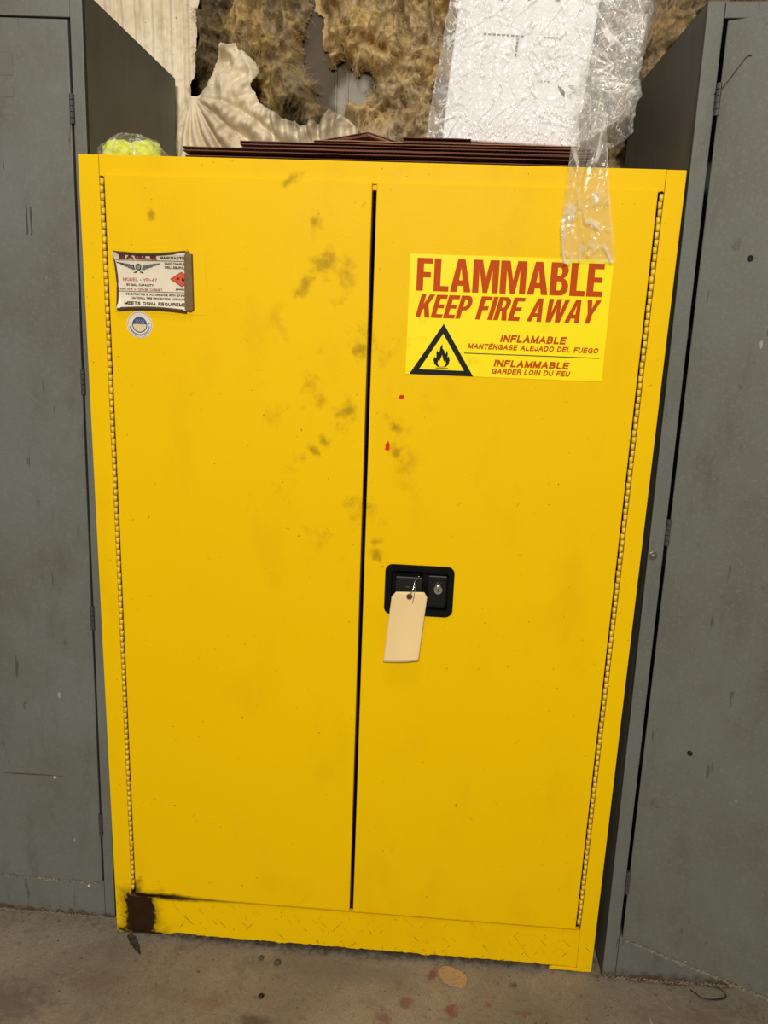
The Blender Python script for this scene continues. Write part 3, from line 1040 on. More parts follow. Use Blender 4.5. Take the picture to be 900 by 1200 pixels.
    for i in range(36):
        a = math.radians(190 + 160 * i / 35 + (i % 3) * 0.7)
        ra, rb = 0.0172, 0.0172 + 0.0030 + 0.0006 * (i % 2)
        ca, sa = math.cos(a), math.sin(a)
        w_ = 0.0005
        ticks.append([[(c[0] + ra * ca - w_ * sa, c[1] + ra * sa + w_ * ca), (c[0] + ra * ca + w_ * sa, c[1] + ra * sa - w_ * ca),
                       (c[0] + rb * ca + w_ * sa, c[1] + rb * sa - w_ * ca), (c[0] + rb * ca - w_ * sa, c[1] + rb * sa + w_ * ca)]])
    for a in (8, 172):
        a = math.radians(a)
        ticks.append([circle(c[0] + 0.0187 * math.cos(a), c[1] + 0.0187 * math.sin(a), 0.0014, 5)])
    poly('ring_marks', ticks, y1, M['navy'], se)
    return r


cab = yellow_cabinet()


# ------------------------------------------------------------------ hang tag
def hang_tag():
    px, pz = 0.643, 0.878
    r = root('hang_tag', (px, -0.014, pz), 'blank manila hang tag wired to the black latch', 'tag')
    # outline in local card space: top chamfers, slightly swung to the left
    W, H = 0.071, 0.152
    us = [0, 0.035, 0.07, 0.105] + [0.105 + 0.79 * k / 12 for k in range(1, 13)] + [0.93, 0.965, 1.0]
    nx, nz = len(us) - 1, 26
    vs_, fs_ = [], []
    idx = {}
    for i in range(nx + 1):
        for j in range(nz + 1):
            u, v = us[i], j / nz
            x = (u - 0.5) * W
            zt = 0.0095 - max(0, abs(x) - (W / 2 - 0.0075)) * 1.45 + 0.003 * (u - 0.5)
            z = zt + (-H + 0.010 + u * 0.009 - zt) * v
            y = -0.0155 - 0.010 * v * v - 0.004 * u * v + 0.004 * (2 * u - 1) ** 2 * v
            xr = x + z * 0.085
            idx[i, j] = len(vs_)
            vs_.append((px + xr, y, pz + z))
    for i in range(nx):
        for j in range(nz):
            fs_.append((idx[i, j], idx[i, j + 1], idx[i + 1, j + 1], idx[i + 1, j]))
    o = from_data('card', vs_, fs_, M['manila'], r, True)
    m = o.modifiers.new('solid', 'SOLIDIFY')
    m.thickness = 0.0006
    bm = bmesh.new()
    cyl(bm, (px, -0.0172, pz), (px, -0.0140, pz), 0.0062, n=24)
    finish(bm, 'eyelet', M['eyelet'], r, 0.0004)
    bm = bmesh.new()
    cyl(bm, (px, -0.0176, pz), (px, -0.0170, pz), 0.0026, n=16)
    finish(bm, 'eyelet_hole', M['dark'], r)
    v_, f_ = tube_data([(0.6640, -0.002, 0.9215), (0.6600, -0.007, 0.9170), (0.6515, -0.012, 0.9085), (0.6510, -0.015, 0.9010), (0.6495, -0.018, 0.8940), (0.6455, -0.020, 0.8860), (0.6430, -0.0185, 0.8790)], 0.0009, 6)
    from_data('wire', v_, f_, M['chrome'], r, True)
    v_, f_ = tube_data([(0.6515, -0.0118, 0.9085), (0.6530, -0.015, 0.8960), (0.6520, -0.020, 0.8800), (0.6500, -0.0185, 0.8655)], 0.0006, 6)
    from_data('wire', v_, f_, M['steel'], r, True)


hang_tag()


# ------------------------------------------------------------------ grey cabinets
def small_hinge(r, x, z0, z1, y):
    bm = bmesh.new()
    cyl(bm, (x, y, z0), (x, y, z1), 0.0022, n=8)
    h = finish(bm, 'hinge', M['dark'], r)
    n = 5
    step = (z1 - z0) / n
    for i in range(n):
        bm = bmesh.new()
        cyl(bm, (x, y, z0 + i * step + 0.0006), (x, y, z0 + (i + 1) * step - 0.0006), 0.0046, n=10)
        finish(bm, 'knuckle', M['hinge_grey'], h)


def lint(parent, pts, n, spread, seed, ln=0.012, mat=None):
    rd = random.Random(seed)
    V, F = [], []
    for _ in range(n):
        k = rd.random() * (len(pts) - 1)
        i = int(k)
        p = Vector(pts[i]).lerp(Vector(pts[min(i + 1, len(pts) - 1)]), k - i)
        p += Vector((rd.gauss(0, spread), rd.uniform(-0.001, 0.0008), rd.gauss(0, spread * 0.6)))
        d = Vector((rd.gauss(0, 1), rd.gauss(-0.1, 0.25), rd.gauss(-0.2, 0.5))).normalized() * ln * rd.uniform(0.4, 1.2)
        c = Vector((rd.gauss(0, 1), rd.gauss(0, .2), rd.gauss(0, 1))) * ln * 0.25
        v_, f_ = tube_data([p - d / 2, p - d / 6 + c, p + d / 6 - c * .6, p + d / 2], 0.0004, 3)
        off = len(V)
        V += v_
        F += [tuple(off + q for q in f) for f in f_]
    o = from_data('lint', V, F, mat or M['fuzz'], parent)
    o['kind'] = 'stuff'
    return o


def grey_left():
    G = M['grey']
    xr, xl, y0, y1, H = -0.026, -0.94, 0.05, 0.565, 1.974
    r = root('storage_cabinet', (xr, y0, 0.0), 'dull grey steel cabinet with closed doors left of the yellow cabinet', 'cabinet', rot=(0, 0.0133, 0))
    st = 0.0235
    # body panels
    box('side_panel', (xr - 0.0015, y0 + 0.002, 0.0), (xr, y1, H), G, r)
    box('side_panel', (xl, y0 + 0.002, 0.0), (xl + 0.0015, y1, H), G, r)
    box('back_panel', (xl, y1 - 0.002, 0.0), (xr, y1, H), G, r)
    box('top_panel', (xl, y0 + 0.002, H - 0.002), (xr, y1, H), G, r)
    box('bottom_panel', (xl + 0.002, y0 + 0.02, 0.09), (xr - 0.002, y1 - 0.003, 0.093), M['dark'], r)
    for z in (0.5, 0.95, 1.4):
        box('shelf', (xl + 0.002, y0 + 0.06, z), (xr - 0.002, y1 - 0.003, z + 0.02), G, r)
    box('stile', (xr - st, y0, 0.0), (xr, y0 + 0.014, H), G, r, 0.0015)
    box('stile', (xl, y0, 0.0), (xl + st, y0 + 0.014, H), G, r, 0.0015)
    box('top_rail', (xl + st, y0, 1.926), (xr - st, y0 + 0.014, H), G, r, 0.0015)
    box('base_rail', (xl + st, y0 + 0.0015, 0.0), (xr - st - 0.0012, y0 + 0.014, 0.0965), G, r, 0.001)
    xm = (xl + xr) / 2
    box('door', (xm + 0.002, y0 - 0.003, 0.0985), (xr - st - 0.0032, y0 + 0.02, 1.922), G, r, 0.002)
    box('door', (xl + st + 0.0032, y0 - 0.003, 0.0985), (xm - 0.002, y0 + 0.02, 1.922), G, r, 0.002)
    for z0, z1 in ((1.747, 1.799), (1.245, 1.296), (0.738, 0.793), (0.225, 0.284)):
        small_hinge(r, xr - st - 0.0015, z0, z1, y0 - 0.0018)
    # pair of pressed slots
    for x in (-0.149, -0.1405):
        ov = rrect(x - 0.0014, 1.549, x + 0.0014, 1.599, 0.00138, 4)
        poly('slot', [[ov]], y0 - 0.0034, M['hinge_grey'], r)
        v_, f_ = tube_data([(x - 0.0015, y0 - 0.0032, 1.600), (x + 0.001, y0 - 0.0035, 1.597), (x + 0.001, y0 - 0.0035, 1.551), (x - 0.0015, y0 - 0.0032, 1.548)], 0.0011, 6)
        from_data('slot_lip', v_, f_, G, r, True)
    # tape remnant near the top of the door
    k = plain('faded_tape', (98, 98, 90), 0.6)
    for a, b_ in ((1.79, 1.806), (1.826, 1.862)):
        box('tape_mark', (-0.21, y0 - 0.0036, a), (-0.160, y0 - 0.0028, b_), k, r)
    lint(r, [(-0.33, y0 - 0.005, 0.0965), (-0.20, y0 - 0.005, 0.0975), (-0.16, y0 - 0.005, 0.0965)], 90, 0.003, 3)
    lint(r, [(-0.14, y0 - 0.005, 0.097), (-0.053, y0 - 0.005, 0.0975)], 40, 0.002, 4)
    lint(r, [(-0.34, y0 - 0.006, 0.004), (-0.03, y0 - 0.006, 0.004)], 110, 0.004, 5, 0.010)


lint(cab, [(0.10, -0.002, 0.013), (0.55, -0.002, 0.013), (1.0, -0.002, 0.014)], 170, 0.003, 21, 0.010, M['dirt_lint'])
grey_left()


def grey_right():
    G = M['grey_right']
    x0, x1, y0, y1, H = 1.115, 2.03, -0.006, 0.51, 1.947
    r = root('storage_cabinet', (x0, y0, 0.0), 'grey steel cabinet with its door ajar right of the yellow cabinet', 'cabinet', rot=(0, -0.0118, 0))
    st = 0.0285
    box('side_panel', (x0, y0 + 0.002, 0.0), (x0 + 0.0015, y1, H), G, r)
    box('side_panel', (x1 - 0.0015, y0 + 0.002, 0.0), (x1, y1, H), G, r)
    box('back_panel', (x0, y1 - 0.002, 0.0), (x1, y1, H), G, r)
    box('top_panel', (x0, y0 + 0.002, H - 0.002), (x1, y1, H), G, r)
    box('bottom_panel', (x0 + 0.002, y0 + 0.016, 0.103), (x1 - 0.002, y1 - 0.003, 0.106), G, r)
    for z in (0.5, 0.95, 1.4):
        box('shelf', (x0 + 0.002, y0 + 0.06, z), (x1 - 0.002, y1 - 0.003, z + 0.02), G, r)
    box('stile', (x0, y0, 0.0), (x0 + st, y0 + 0.014, H), G, r, 0.0015)
    box('stile', (x1 - st, y0, 0.0), (x1, y0 + 0.014, H), G, r, 0.0015)
    box('top_rail', (x0 + st + 0.0008, y0, 1.9215), (x1 - st, y0 + 0.014, H), G, r, 0.0015)
    box('base_rail', (x0 + st + 0.0012, y0 + 0.001, 0.0), (x1 - st, y0 + 0.014, 0.108), G, r, 0.001)
    # door on the left hangs open about 27 degrees
    xm = (x0 + x1) / 2
    hx = x0 + st + 0.004

    def dbox(name, a, b_, mat, parent, bev=0.0):
        # built around the hinge line, then swung about it
        bm = bmesh.new()
        bm_box(bm, a, b_)
        R_ = Matrix.Rotation(math.radians(-27), 4, 'Z')
        bm.transform(Matrix.Translation((hx, y0, 0)) @ R_)
        return finish(bm, name, mat, parent, bev)
    d = dbox('door', (0.0025, -0.003, 0.1095), (xm - 0.002 - hx, 0.017, 1.9165), G, r, 0.002)
    d['label'] = 'grey door hanging ajar'
    for x, z in ((0.0840, 1.5375), (0.0905, 0.5915)):
        bm = bmesh.new()
        cyl(bm, (x, -0.0034, z), (x, -0.0028, z), 0.0056, n=20)
        bm.transform(Matrix.Translation((hx, y0, 0)) @ Matrix.Rotation(math.radians(-27), 4, 'Z'))
        finish(bm, 'hole', M['dark'], d)
    box('door', (xm + 0.002, y0 - 0.003, 0.1095), (x1 - st - 0.003, y0 + 0.017, 1.9165), G, r, 0.002)
    for z0, z1 in ((1.771, 1.823), (1.009, 1.062), (0.223, 0.279)):
        small_hinge(r, hx, z0, z1, y0 - 0.0025)
    bm = bmesh.new()
    bx, bz = 1.1245, 0.987
    cyl(bm, (bx, y0, bz), (bx, y0 - 0.0015, bz), 0.0082, n=24)
    cyl(bm, (bx, y0 - 0.0015, bz), (bx, y0 - 0.0050, bz), 0.0042, 0.0036, n=12)
    finish(bm, 'bolt', M['steel'], r, 0.0004)
    # lint along the swinging door's lower edge
    c, s = math.cos(math.radians(27)), math.sin(math.radians(27))
    q = lambda t, z: (hx + t * c - 0.003 * s, y0 - t * s - 0.003 * c - 0.002, z)
    lint(r, [q(0.01, 0.109), q(0.15, 0.108), q(0.30, 0.107)], 130, 0.002, 9, 0.009)
    lint(r, [(x0 + 0.002, y0 - 0.004, 0.004), (1.40, y0 - 0.004, 0.004)], 150, 0.004, 11, 0.010)
    # stray wire stuck in the top hinge
    v_, f_ = tube_data([q(-0.006, 1.806), q(0.004, 1.812), q(0.015, 1.826), q(0.026, 1.842), q(0.036, 1.856), q(0.040, 1.859), q(0.0455, 1.859)], 0.0009, 6)
    tw = from_data('dark_twig', v_, f_, M['wire'], None, True)
    me = tw.data
    base = Vector(q(0.0, 1.806))
    me.transform(Matrix.Translation(-base))
    # follows the cabinet's slight lean
    tw.location = Vector((x0, y0, 0)) + Matrix.Rotation(-0.0118, 3, 'Y') @ (base - Vector((x0, y0, 0)))
    tag(tw, 'thin dark twig caught in the top hinge of the right grey cabinet', 'twig')


grey_right()


# ------------------------------------------------------------------ wall lining: facing sheet and glass wool
def in_poly(p, P):
    x, z = p
    c = False
    j = len(P) - 1
    for i in range(len(P)):
        if (P[i][1] > z) != (P[j][1] > z) and x < (P[j][0] - P[i][0]) * (z - P[i][1]) / (P[j][1] - P[i][1]) + P[i][0]:
            c = not c
        j = i
    return c


def edge_dist(p, P):
    best = 9
    x, z = p
    for i in range(len(P)):
        ax, az = P[i]
        bx, bz = P[(i + 1) % len(P)]
        dx, dz = bx - ax, bz - az
        t = max(0, min(1, ((x - ax) * dx + (z - az) * dz) / (dx * dx + dz * dz + 1e-12)))
        best = min(best, math.hypot(x - ax - t * dx, z - az - t * dz))
    return best


def edge_point(p, P):
    best, out = 9, p
    x, z = p
    for i in range(len(P)):
        ax, az = P[i]
        bx, bz = P[(i + 1) % len(P)]
        dx, dz = bx - ax, bz - az
        t = max(0, min(1, ((x - ax) * dx + (z - az) * dz) / (dx * dx + dz * dz + 1e-12)))
        q = (ax + t * dx, az + t * dz)
        d = math.hypot(x - q[0], z - q[1])
        if d < best:
            best, out = d, q
    return out


def facing_sheet():
    P = [(-.30, 2.32), (.056, 2.32), (.054, 2.15), (.046, 2.06), (.040, 1.99), (.030, 1.945), (.045, 1.944), (.075, 1.962), (.092, 1.99), (.108, 2.018), (.120, 2.040),
         (.142, 2.050), (.150, 2.056), (.158, 2.040), (.178, 2.030), (.203, 2.010), (.212, 1.990), (.196, 1.955), (.215, 1.92), (.25, 1.897), (.285, 1.876), (.30, 1.884), (.315, 1.866), (.345, 1.878),
         (.36, 1.872), (.385, 1.905), (.42, 1.89), (.46, 1.86), (.46, 1.55), (-.30, 1.55)]
    ax, az = 0.028, 1.948
    st = 0.0032
    x0, x1, z0, z1 = -.30, .46, 1.55, 2.32
    nx, nz = int((x1 - x0) / st), int((z1 - z0) / st)

    def Y(x, z):
        y = 0.600
        # upright ripples
        up = max(0.0, min(1.0, (z - 1.86) / 0.10)) * max(0.0, min(1.0, (0.075 - x) / 0.03))
        y += up * (0.0035 * math.sin(x * 150 + 2.2 * noise.noise((x * 4, 0, z * 3))) + 0.008 * noise.noise((x * 18, 0, z * 4)) + 0.0015 * math.sin(x * 420 + z * 5))
        # folds fanning out below the tear
        dx, dz = x - ax, z - az
        rr = math.hypot(dx, dz)
        an = math.atan2(dz, dx)
        fan = max(0.0, min(1.0, rr / 0.05)) * max(0.0, min(1.0, (-0.15 - an) / 0.25)) * max(0, min(1, (an + 2.2) / 0.5))
        a2 = an + 0.16 * noise.noise((x * 10, z * 10, 1)) + 0.4 * rr
        w = abs(math.sin(a2 * 10.5)) ** 0.7 * 0.75 + 0.25 * math.sin(a2 * 23)
        y -= fan * (0.028 * w * min(1.3, 0.35 + rr * 5))
        # crumpled flap folding towards the room
        fl = max(0.0, min(1.0, (x - 0.045) / 0.08)) * max(0.0, min(1.0, (z - 1.80) / 0.07))
        y -= fl * (0.035 + 0.03 * noise.noise((x * 9, z * 9, 5)) + 0.016 * noise.noise((x * 26, z * 24, 8)))
        # rolled upper lip of the flap, along the torn diagonal
        t = (dx * 0.72 + dz * 0.69)
        s_ = (-dx * 0.69 + dz * 0.72)
        lip = math.exp(-((s_ - 0.004) / 0.011) ** 2) * max(0, min(1, t / 0.03)) * max(0, min(1, (0.17 - t) / 0.02))
        y -= 0.030 * lip
        lip2 = math.exp(-((s_ + 0.020) / 0.008) ** 2) * max(0, min(1, t / 0.03)) * max(0, min(1, (0.19 - t) / 0.02))
        y += 0.005 * lip2
        # crinkles towards the bottom right hem
        cr = max(0.0, min(1.0, (x - 0.19) / 0.05)) * max(0.0, min(1.0, (1.91 - z) / 0.03))
        y -= cr * 0.012 * (1 + math.sin(x * 200 + 4 * noise.noise((x * 12, z * 12, 2))))
        rg = 1 - 2 * abs(noise.noise((x * 16 + z * 9, z * 16 - x * 5, 4)))
        rg2 = 1 - 2 * abs(noise.noise((x * 38 - z * 20, z * 34, 14)))
        y -= fl * (0.024 * max(0, rg) + 0.008 * max(0, rg2)) + 0.0015 * rg2
        y += 0.002 * noise.noise((x * 60, z * 60, 4))
        return y
    vs_, fs_, ids = [], [], {}
    for i in range(nx):
        for j in range(nz):
            cx, cz = x0 + (i + .5) * st, z0 + (j + .5) * st
            if not in_poly((cx, cz), P):
                continue
            f = []
            for a, b in ((0, 0), (1, 0), (1, 1), (0, 1)):
                kx = (i + a, j + b)
                if kx not in ids:
                    ids[kx] = len(vs_)
                    x, z = x0 + kx[0] * st, z0 + kx[1] * st
                    if not in_poly((x, z), P):
                        x, z = edge_point((x, z), P)
                    rag = 0.0035 * noise.noise((x * 70, z * 70, 2)) * max(0, min(1, 1 - edge_dist((x, z), P) / 0.006))
                    vs_.append((x + rag, Y(x, z), z + rag))
                f.append(ids[kx])
            fs_.append(tuple(f))
    o = from_data('insulation_facing', vs_, fs_, M['facing'], None, True)
    m = o.modifiers.new('solid', 'SOLIDIFY')
    m.thickness = 0.0012
    m.offset = 1
    tag(o, 'torn cream insulation facing sheet with folds, hanging above the yellow cabinet', 'insulation facing')


facing_sheet()


def wool_batt(name, P, mat, label, depth, seed, back=0.690, tuft=0.03, nfib=3200, fscale=1.0, prof=0.045):
    st = 0.0038
    xs = [p[0] for p in P]
    zs = [p[1] for p in P]
    x0, x1, z0, z1 = min(xs), max(xs), min(zs), max(zs)
    nx, nz = int((x1 - x0) / st) + 1, int((z1 - z0) / st) + 1
    sd = seed * 13.7

    def D(x, z):
        q = (x + 0.028 * noise.noise((x * 22, z * 22, sd)), z + 0.028 * noise.noise((x * 30, z * 18, sd + 9)))
        return (edge_dist(q, P) if in_poly(q, P) else -edge_dist(q, P))

    def Yv(x, z, d):
        k = max(0.0, min(1.0, d / prof))
        dome = math.sqrt(max(0, 1 - (1 - k) ** 2))
        wx = x + 0.025 * noise.noise((x * 14, z * 14, sd + 3))
        wz = z + 0.035 * noise.noise((x * 12, z * 12, sd + 5))
        n1 = noise.fractal((wx * 13 * fscale, wz * 10 * fscale, sd), 0.9, 2.1, 4)
        n2 = 1 - abs(noise.noise((wx * 30 * fscale, wz * 24 * fscale, sd + 1))) * 2
        n3 = 1 - abs(noise.noise((wx * 85, wz * 48, sd + 2))) * 2
        n4 = noise.noise((wx * 170, wz * 150, sd + 2))
        h = depth * dome * (0.70 + 0.95 * n1) + k * (tuft * 0.75 * n2 + tuft * 0.42 * n3 + 0.006 * n4)
        return back - max(0.0, h)
    vs_, fs_, ids = [], [], {}
    dm = {}
    for i in range(nx + 1):
        for j in range(nz + 1):
            dm[i, j] = D(x0 + i * st, z0 + j * st)
    for i in range(nx):
        for j in range(nz):
            c = [(i, j), (i + 1, j), (i + 1, j + 1), (i, j + 1)]
            if max(dm[k] for k in c) <= 0:
                continue
            f = []
            for kx in c:
                if kx not in ids:
                    ids[kx] = len(vs_)
                    x, z = x0 + kx[0] * st, z0 + kx[1] * st
                    y = Yv(x, z, dm[kx])
                    vs_.append((x + 0.004 * noise.noise((x * 90, z * 90, 3)), y, z + 0.004 * noise.noise((x * 90, z * 90, 6))))
                f.append(ids[kx])
            fs_.append(tuple(f))
    o = from_data(name, vs_, fs_, mat, None, True)
    tag(o, label, 'insulation')
    # loose fibres teased out of the surface
    rd = random.Random(seed)
    V, F = [], []
    for _ in range(nfib):
        p = Vector(rd.choice(vs_))
        a = noise.noise((p.x * 12, p.z * 12, sd + 40)) * 5 + rd.gauss(0, 0.5)
        ln = rd.uniform(0.008, 0.030)
        d = Vector((math.cos(a), rd.uniform(-0.55, 0.05), math.sin(a))) * ln
        b = Vector((rd.gauss(0, 1), rd.gauss(0, .6), rd.gauss(0, 1))) * ln * 0.14
        g = Vector((0, 0, -ln * 0.25))
        pts = [p + Vector((0, 0.002, 0)), p + d * .33 + b, p + d * .66 - b * .5 + g * .4, p + d + g]
        v_, f_ = tube_data(pts, rd.uniform(0.0003, 0.0007), 3, lambda t: 1 - 0.6 * t)
        off = len(V)
        V += v_
        F += [tuple(off + q for q in f) for f in f_]
    fb = bpy.data.objects.new('fibres', bpy.data.meshes.new('fibres'))
    fb.data.from_pydata([tuple(v) for v in V], [], F)
    fb.data.materials.append(mat)
    COL.objects.link(fb)
    fb.parent = o
    fb['kind'] = 'stuff'
    return o


wool_batt('glass_wool_batt', [(.02, 2.33), (.31, 2.33), (.305, 2.16), (.285, 2.08), (.30, 2.02), (.345, 1.96), (.385, 1.92), (.372, 1.885), (.32, 1.87), (.24, 1.90), (.17, 1.945), (.10, 1.962), (.06, 1.953), (.03, 1.955)],
          M['wool_grey'], 'shaggy grey-brown glass wool hanging behind the torn cream facing', 0.085, 1, tuft=0.042)
wool_batt('glass_wool_batt', [(.325, 2.33), (.72, 2.33), (.72, 1.985), (.60, 1.975), (.53, 1.955), (.495, 1.98), (.475, 2.02), (.455, 2.045), (.44, 2.02), (.43, 2.055), (.415, 2.035), (.40, 2.075), (.385, 2.045), (.37, 2.09), (.355, 2.075), (.345, 2.13), (.33, 2.2)],
          M['wool_gold'], 'ragged golden glass wool hanging high beside the bagged white box', 0.09, 2, tuft=0.046)
wool_batt('glass_wool_batt', [(.385, 1.925), (.43, 1.945), (.46, 1.965), (.50, 2.0), (.55, 2.01), (.60, 2.03), (.72, 2.03), (.72, 1.74), (.385, 1.74)],
          M['wool_gold'], 'golden glass wool heap slumped low behind the brown cardboard', 0.13, 3, tuft=0.042, fscale=0.8)
wool_batt('glass_wool_batt', [(.745, 2.33), (1.60, 2.33), (1.60, 1.66), (.745, 1.66)],
          M['wool_brown'], 'brown glass wool filling the wall behind the right grey cabinet', 0.06, 4, tuft=0.032, nfib=5000, fscale=1.3)


# ------------------------------------------------------------------ flattened cardboard
def sheet(x0, x1, y0, y1, z, th, mat, label, rot=(0, 0, 0), name='cardboard_sheet'):
    r = root(name, (x0, y0, z), label, 'cardboard', rot=rot)
    lt = 0.0013
    for a, nm in ((z, 'liner'), (z + th - lt, 'liner')):
        bm = bmesh.new()
        n = 40
        rows = []
        for i in range(n + 1):
            x = x0 + (x1 - x0) * i / n
            yy = y0 + 0.0025 * noise.noise((x * 25, a * 90, 3))
            rows.append([bm.verts.new(v) for v in ((x, yy, a), (x, yy, a + lt), (x, y1, a + lt), (x, y1, a))])
        for i in range(n):
            for k in range(4):
                bm.faces.new((rows[i][k], rows[i + 1][k], rows[i + 1][(k + 1) % 4], rows[i][(k + 1) % 4]))
        bm.faces.new(rows[0])
        bm.faces.new(rows[-1][::-1])
        finish(bm, nm, mat, r)
    vs_, fs_ = [], []
    wl, sub = 0.0062, 8
    n = int((x1 - x0) / wl * sub)
    A = (th - 2 * lt) / 2
    for i in range(n + 1):
        x = x0 + (x1 - x0) * i / n
        zz = z + th / 2 + A * 0.98 * math.sin(2 * math.pi * i / sub)
        yy = y0 + 0.0004 + 0.0014 * noise.noise((x * 40, z * 50, 0))
        vs_ += [(x, yy, zz), (x, y1 - 0.001, zz)]
    for i in range(n):
        fs_.append((2 * i, 2 * i + 2, 2 * i + 3, 2 * i + 1))
    from_data('fluting', vs_, fs_, M['card_flute'], r, True)
    return r


CD = M['card_dark']
sheet(0.195, 0.955, 0.016, 0.40, 1.6872, 0.0058, CD, 'longest dark flattened carton, lowest in the cardboard pile on the yellow cabinet')
sheet(0.200, 0.945, 0.026, 0.40, 1.6932, 0.0058, CD, 'dark flattened carton, second from the bottom of the cardboard pile')
sheet(0.192, 0.930, 0.010, 0.38, 1.6994, 0.0072, CD, 'dark flattened carton ending furthest left, third from the bottom of the pile', (0, 0, 0.004))
sheet(0.300, 0.935, 0.012, 0.37, 1.7068, 0.0068, CD, 'dark carton with clear corrugated edge, fourth from the bottom of the pile', (0, 0, -0.002))
sheet(0.296, 0.925, 0.018, 0.38, 1.7138, 0.0062, CD, 'dark flattened carton, fifth from the bottom, starting right of the folded facing')
sheet(0.430, 0.915, 0.024, 0.36, 1.7202, 0.0056, M['card_pale'], 'paler tan carton with a pinkish edge near the top of the pile')
sheet(0.592, 0.714, 0.022, 0.34, 1.7260, 0.0075, CD, 'short dark carton piece tucked under the lower left of the white box')
sheet(0.440, 0.540, 0.115, 0.36, 1.7260, 0.0080, CD, 'narrow dark carton strip set back under the lifted corner piece')
sheet(0.424, 0.552, 0.104, 0.27, 1.7345, 0.0075, CD, 'lifted dark carton with a pointed corner, topmost left of the white box', (0.0, 0.0, math.radians(-36)))

# ------------------------------------------------------------------ white box and its bag
BX = Vector((0.660, 0.115, 1.7515))
BR = Euler((0, math.radians(4.6), math.radians(-12)), 'XYZ')


def white_box():
    W, D, H = 0.252, 0.15, 0.34
    bm = bmesh.new()
    bm_box(bm, (0, 0, 0), (W, D, H))
    bmesh.ops.subdivide_edges(bm, edges=bm.edges, cuts=10, use_grid_fill=True)
    for v in bm.verts:
        v.co += Vector((noise.noise(v.co * 14), noise.noise(v.co * 14 + Vector((5, 0, 0))), 0)) * 0.0022
    r = root('white_box', BX, 'white box with smudged print, wrapped in a clear bag on top of the yellow cabinet', 'box')
    r.rotation_euler = BR
    bm.transform(Matrix.Translation(BX))
    finish(bm, 'body', M['foam'], r, 0.004, True, 3)
    for p in r.children[0].data.polygons:
        p.use_smooth = False
    # faint printed dashes and a dark torn mark
    K2 = plain('grey_print', (112, 108, 106), 0.7)

    def pr(name, pts, m):
        vs_ = [(BX.x + x, BX.y - 0.0032, BX.z + z) for x, z in pts]
        return from_data(name, vs_, [tuple(range(len(vs_)))], m, r)
    rd = random.Random(2)
    for i in range(9):
        x = 0.055 + i * 0.0085
        pr('print_dash', [(x, 0.180 - i * .0003), (x + 0.006, 0.180 - i * .0003), (x + 0.006, 0.1818 - i * .0003), (x, 0.1818 - i * .0003)], K2)
    for i in range(6):
        x = 0.152 + i * 0.0066
        pr('print_dash', [(x, 0.177), (x + 0.0045, 0.177), (x + 0.0045, 0.1785), (x, 0.1785)], K2)
    for i in range(5):
        z = 0.172 - i * 0.0065
        pr('print_dash', [(0.117, z), (0.121, z + .0005), (0.121, z + 0.0042), (0.117, z + 0.004)], K2)
    for i in range(4):
        x = 0.165 + i * 0.006
        pr('print_dash', [(x, 0.106), (x + 0.004, 0.106), (x + 0.004, 0.1074), (x, 0.1074)], K2)
    dk = plain('dark_print', (44, 40, 40), 0.7)
    pr('dark_mark', [(0.203, 0.101), (0.207, 0.094), (0.213, 0.088), (0.219, 0.082), (0.217, 0.091), (0.210, 0.097)], dk)
    for i in range(5):
        x, z = 0.222 + 0.004 * (i % 3), 0.101 - 0.0045 * i
        pr('print_dash', [(x, z), (x + 0.010 - 0.001 * i, z - .0008), (x + 0.010 - 0.001 * i, z + 0.0004), (x, z + 0.001)], dk if i == 2 else K2)
    for i in range(4):
        x = 0.025 + i * 0.05
        pr('print_dash', [(x, 0.237), (x + 0.008, 0.236), (x + 0.010, 0.240), (x + 0.002, 0.243)], K2)


white_box()


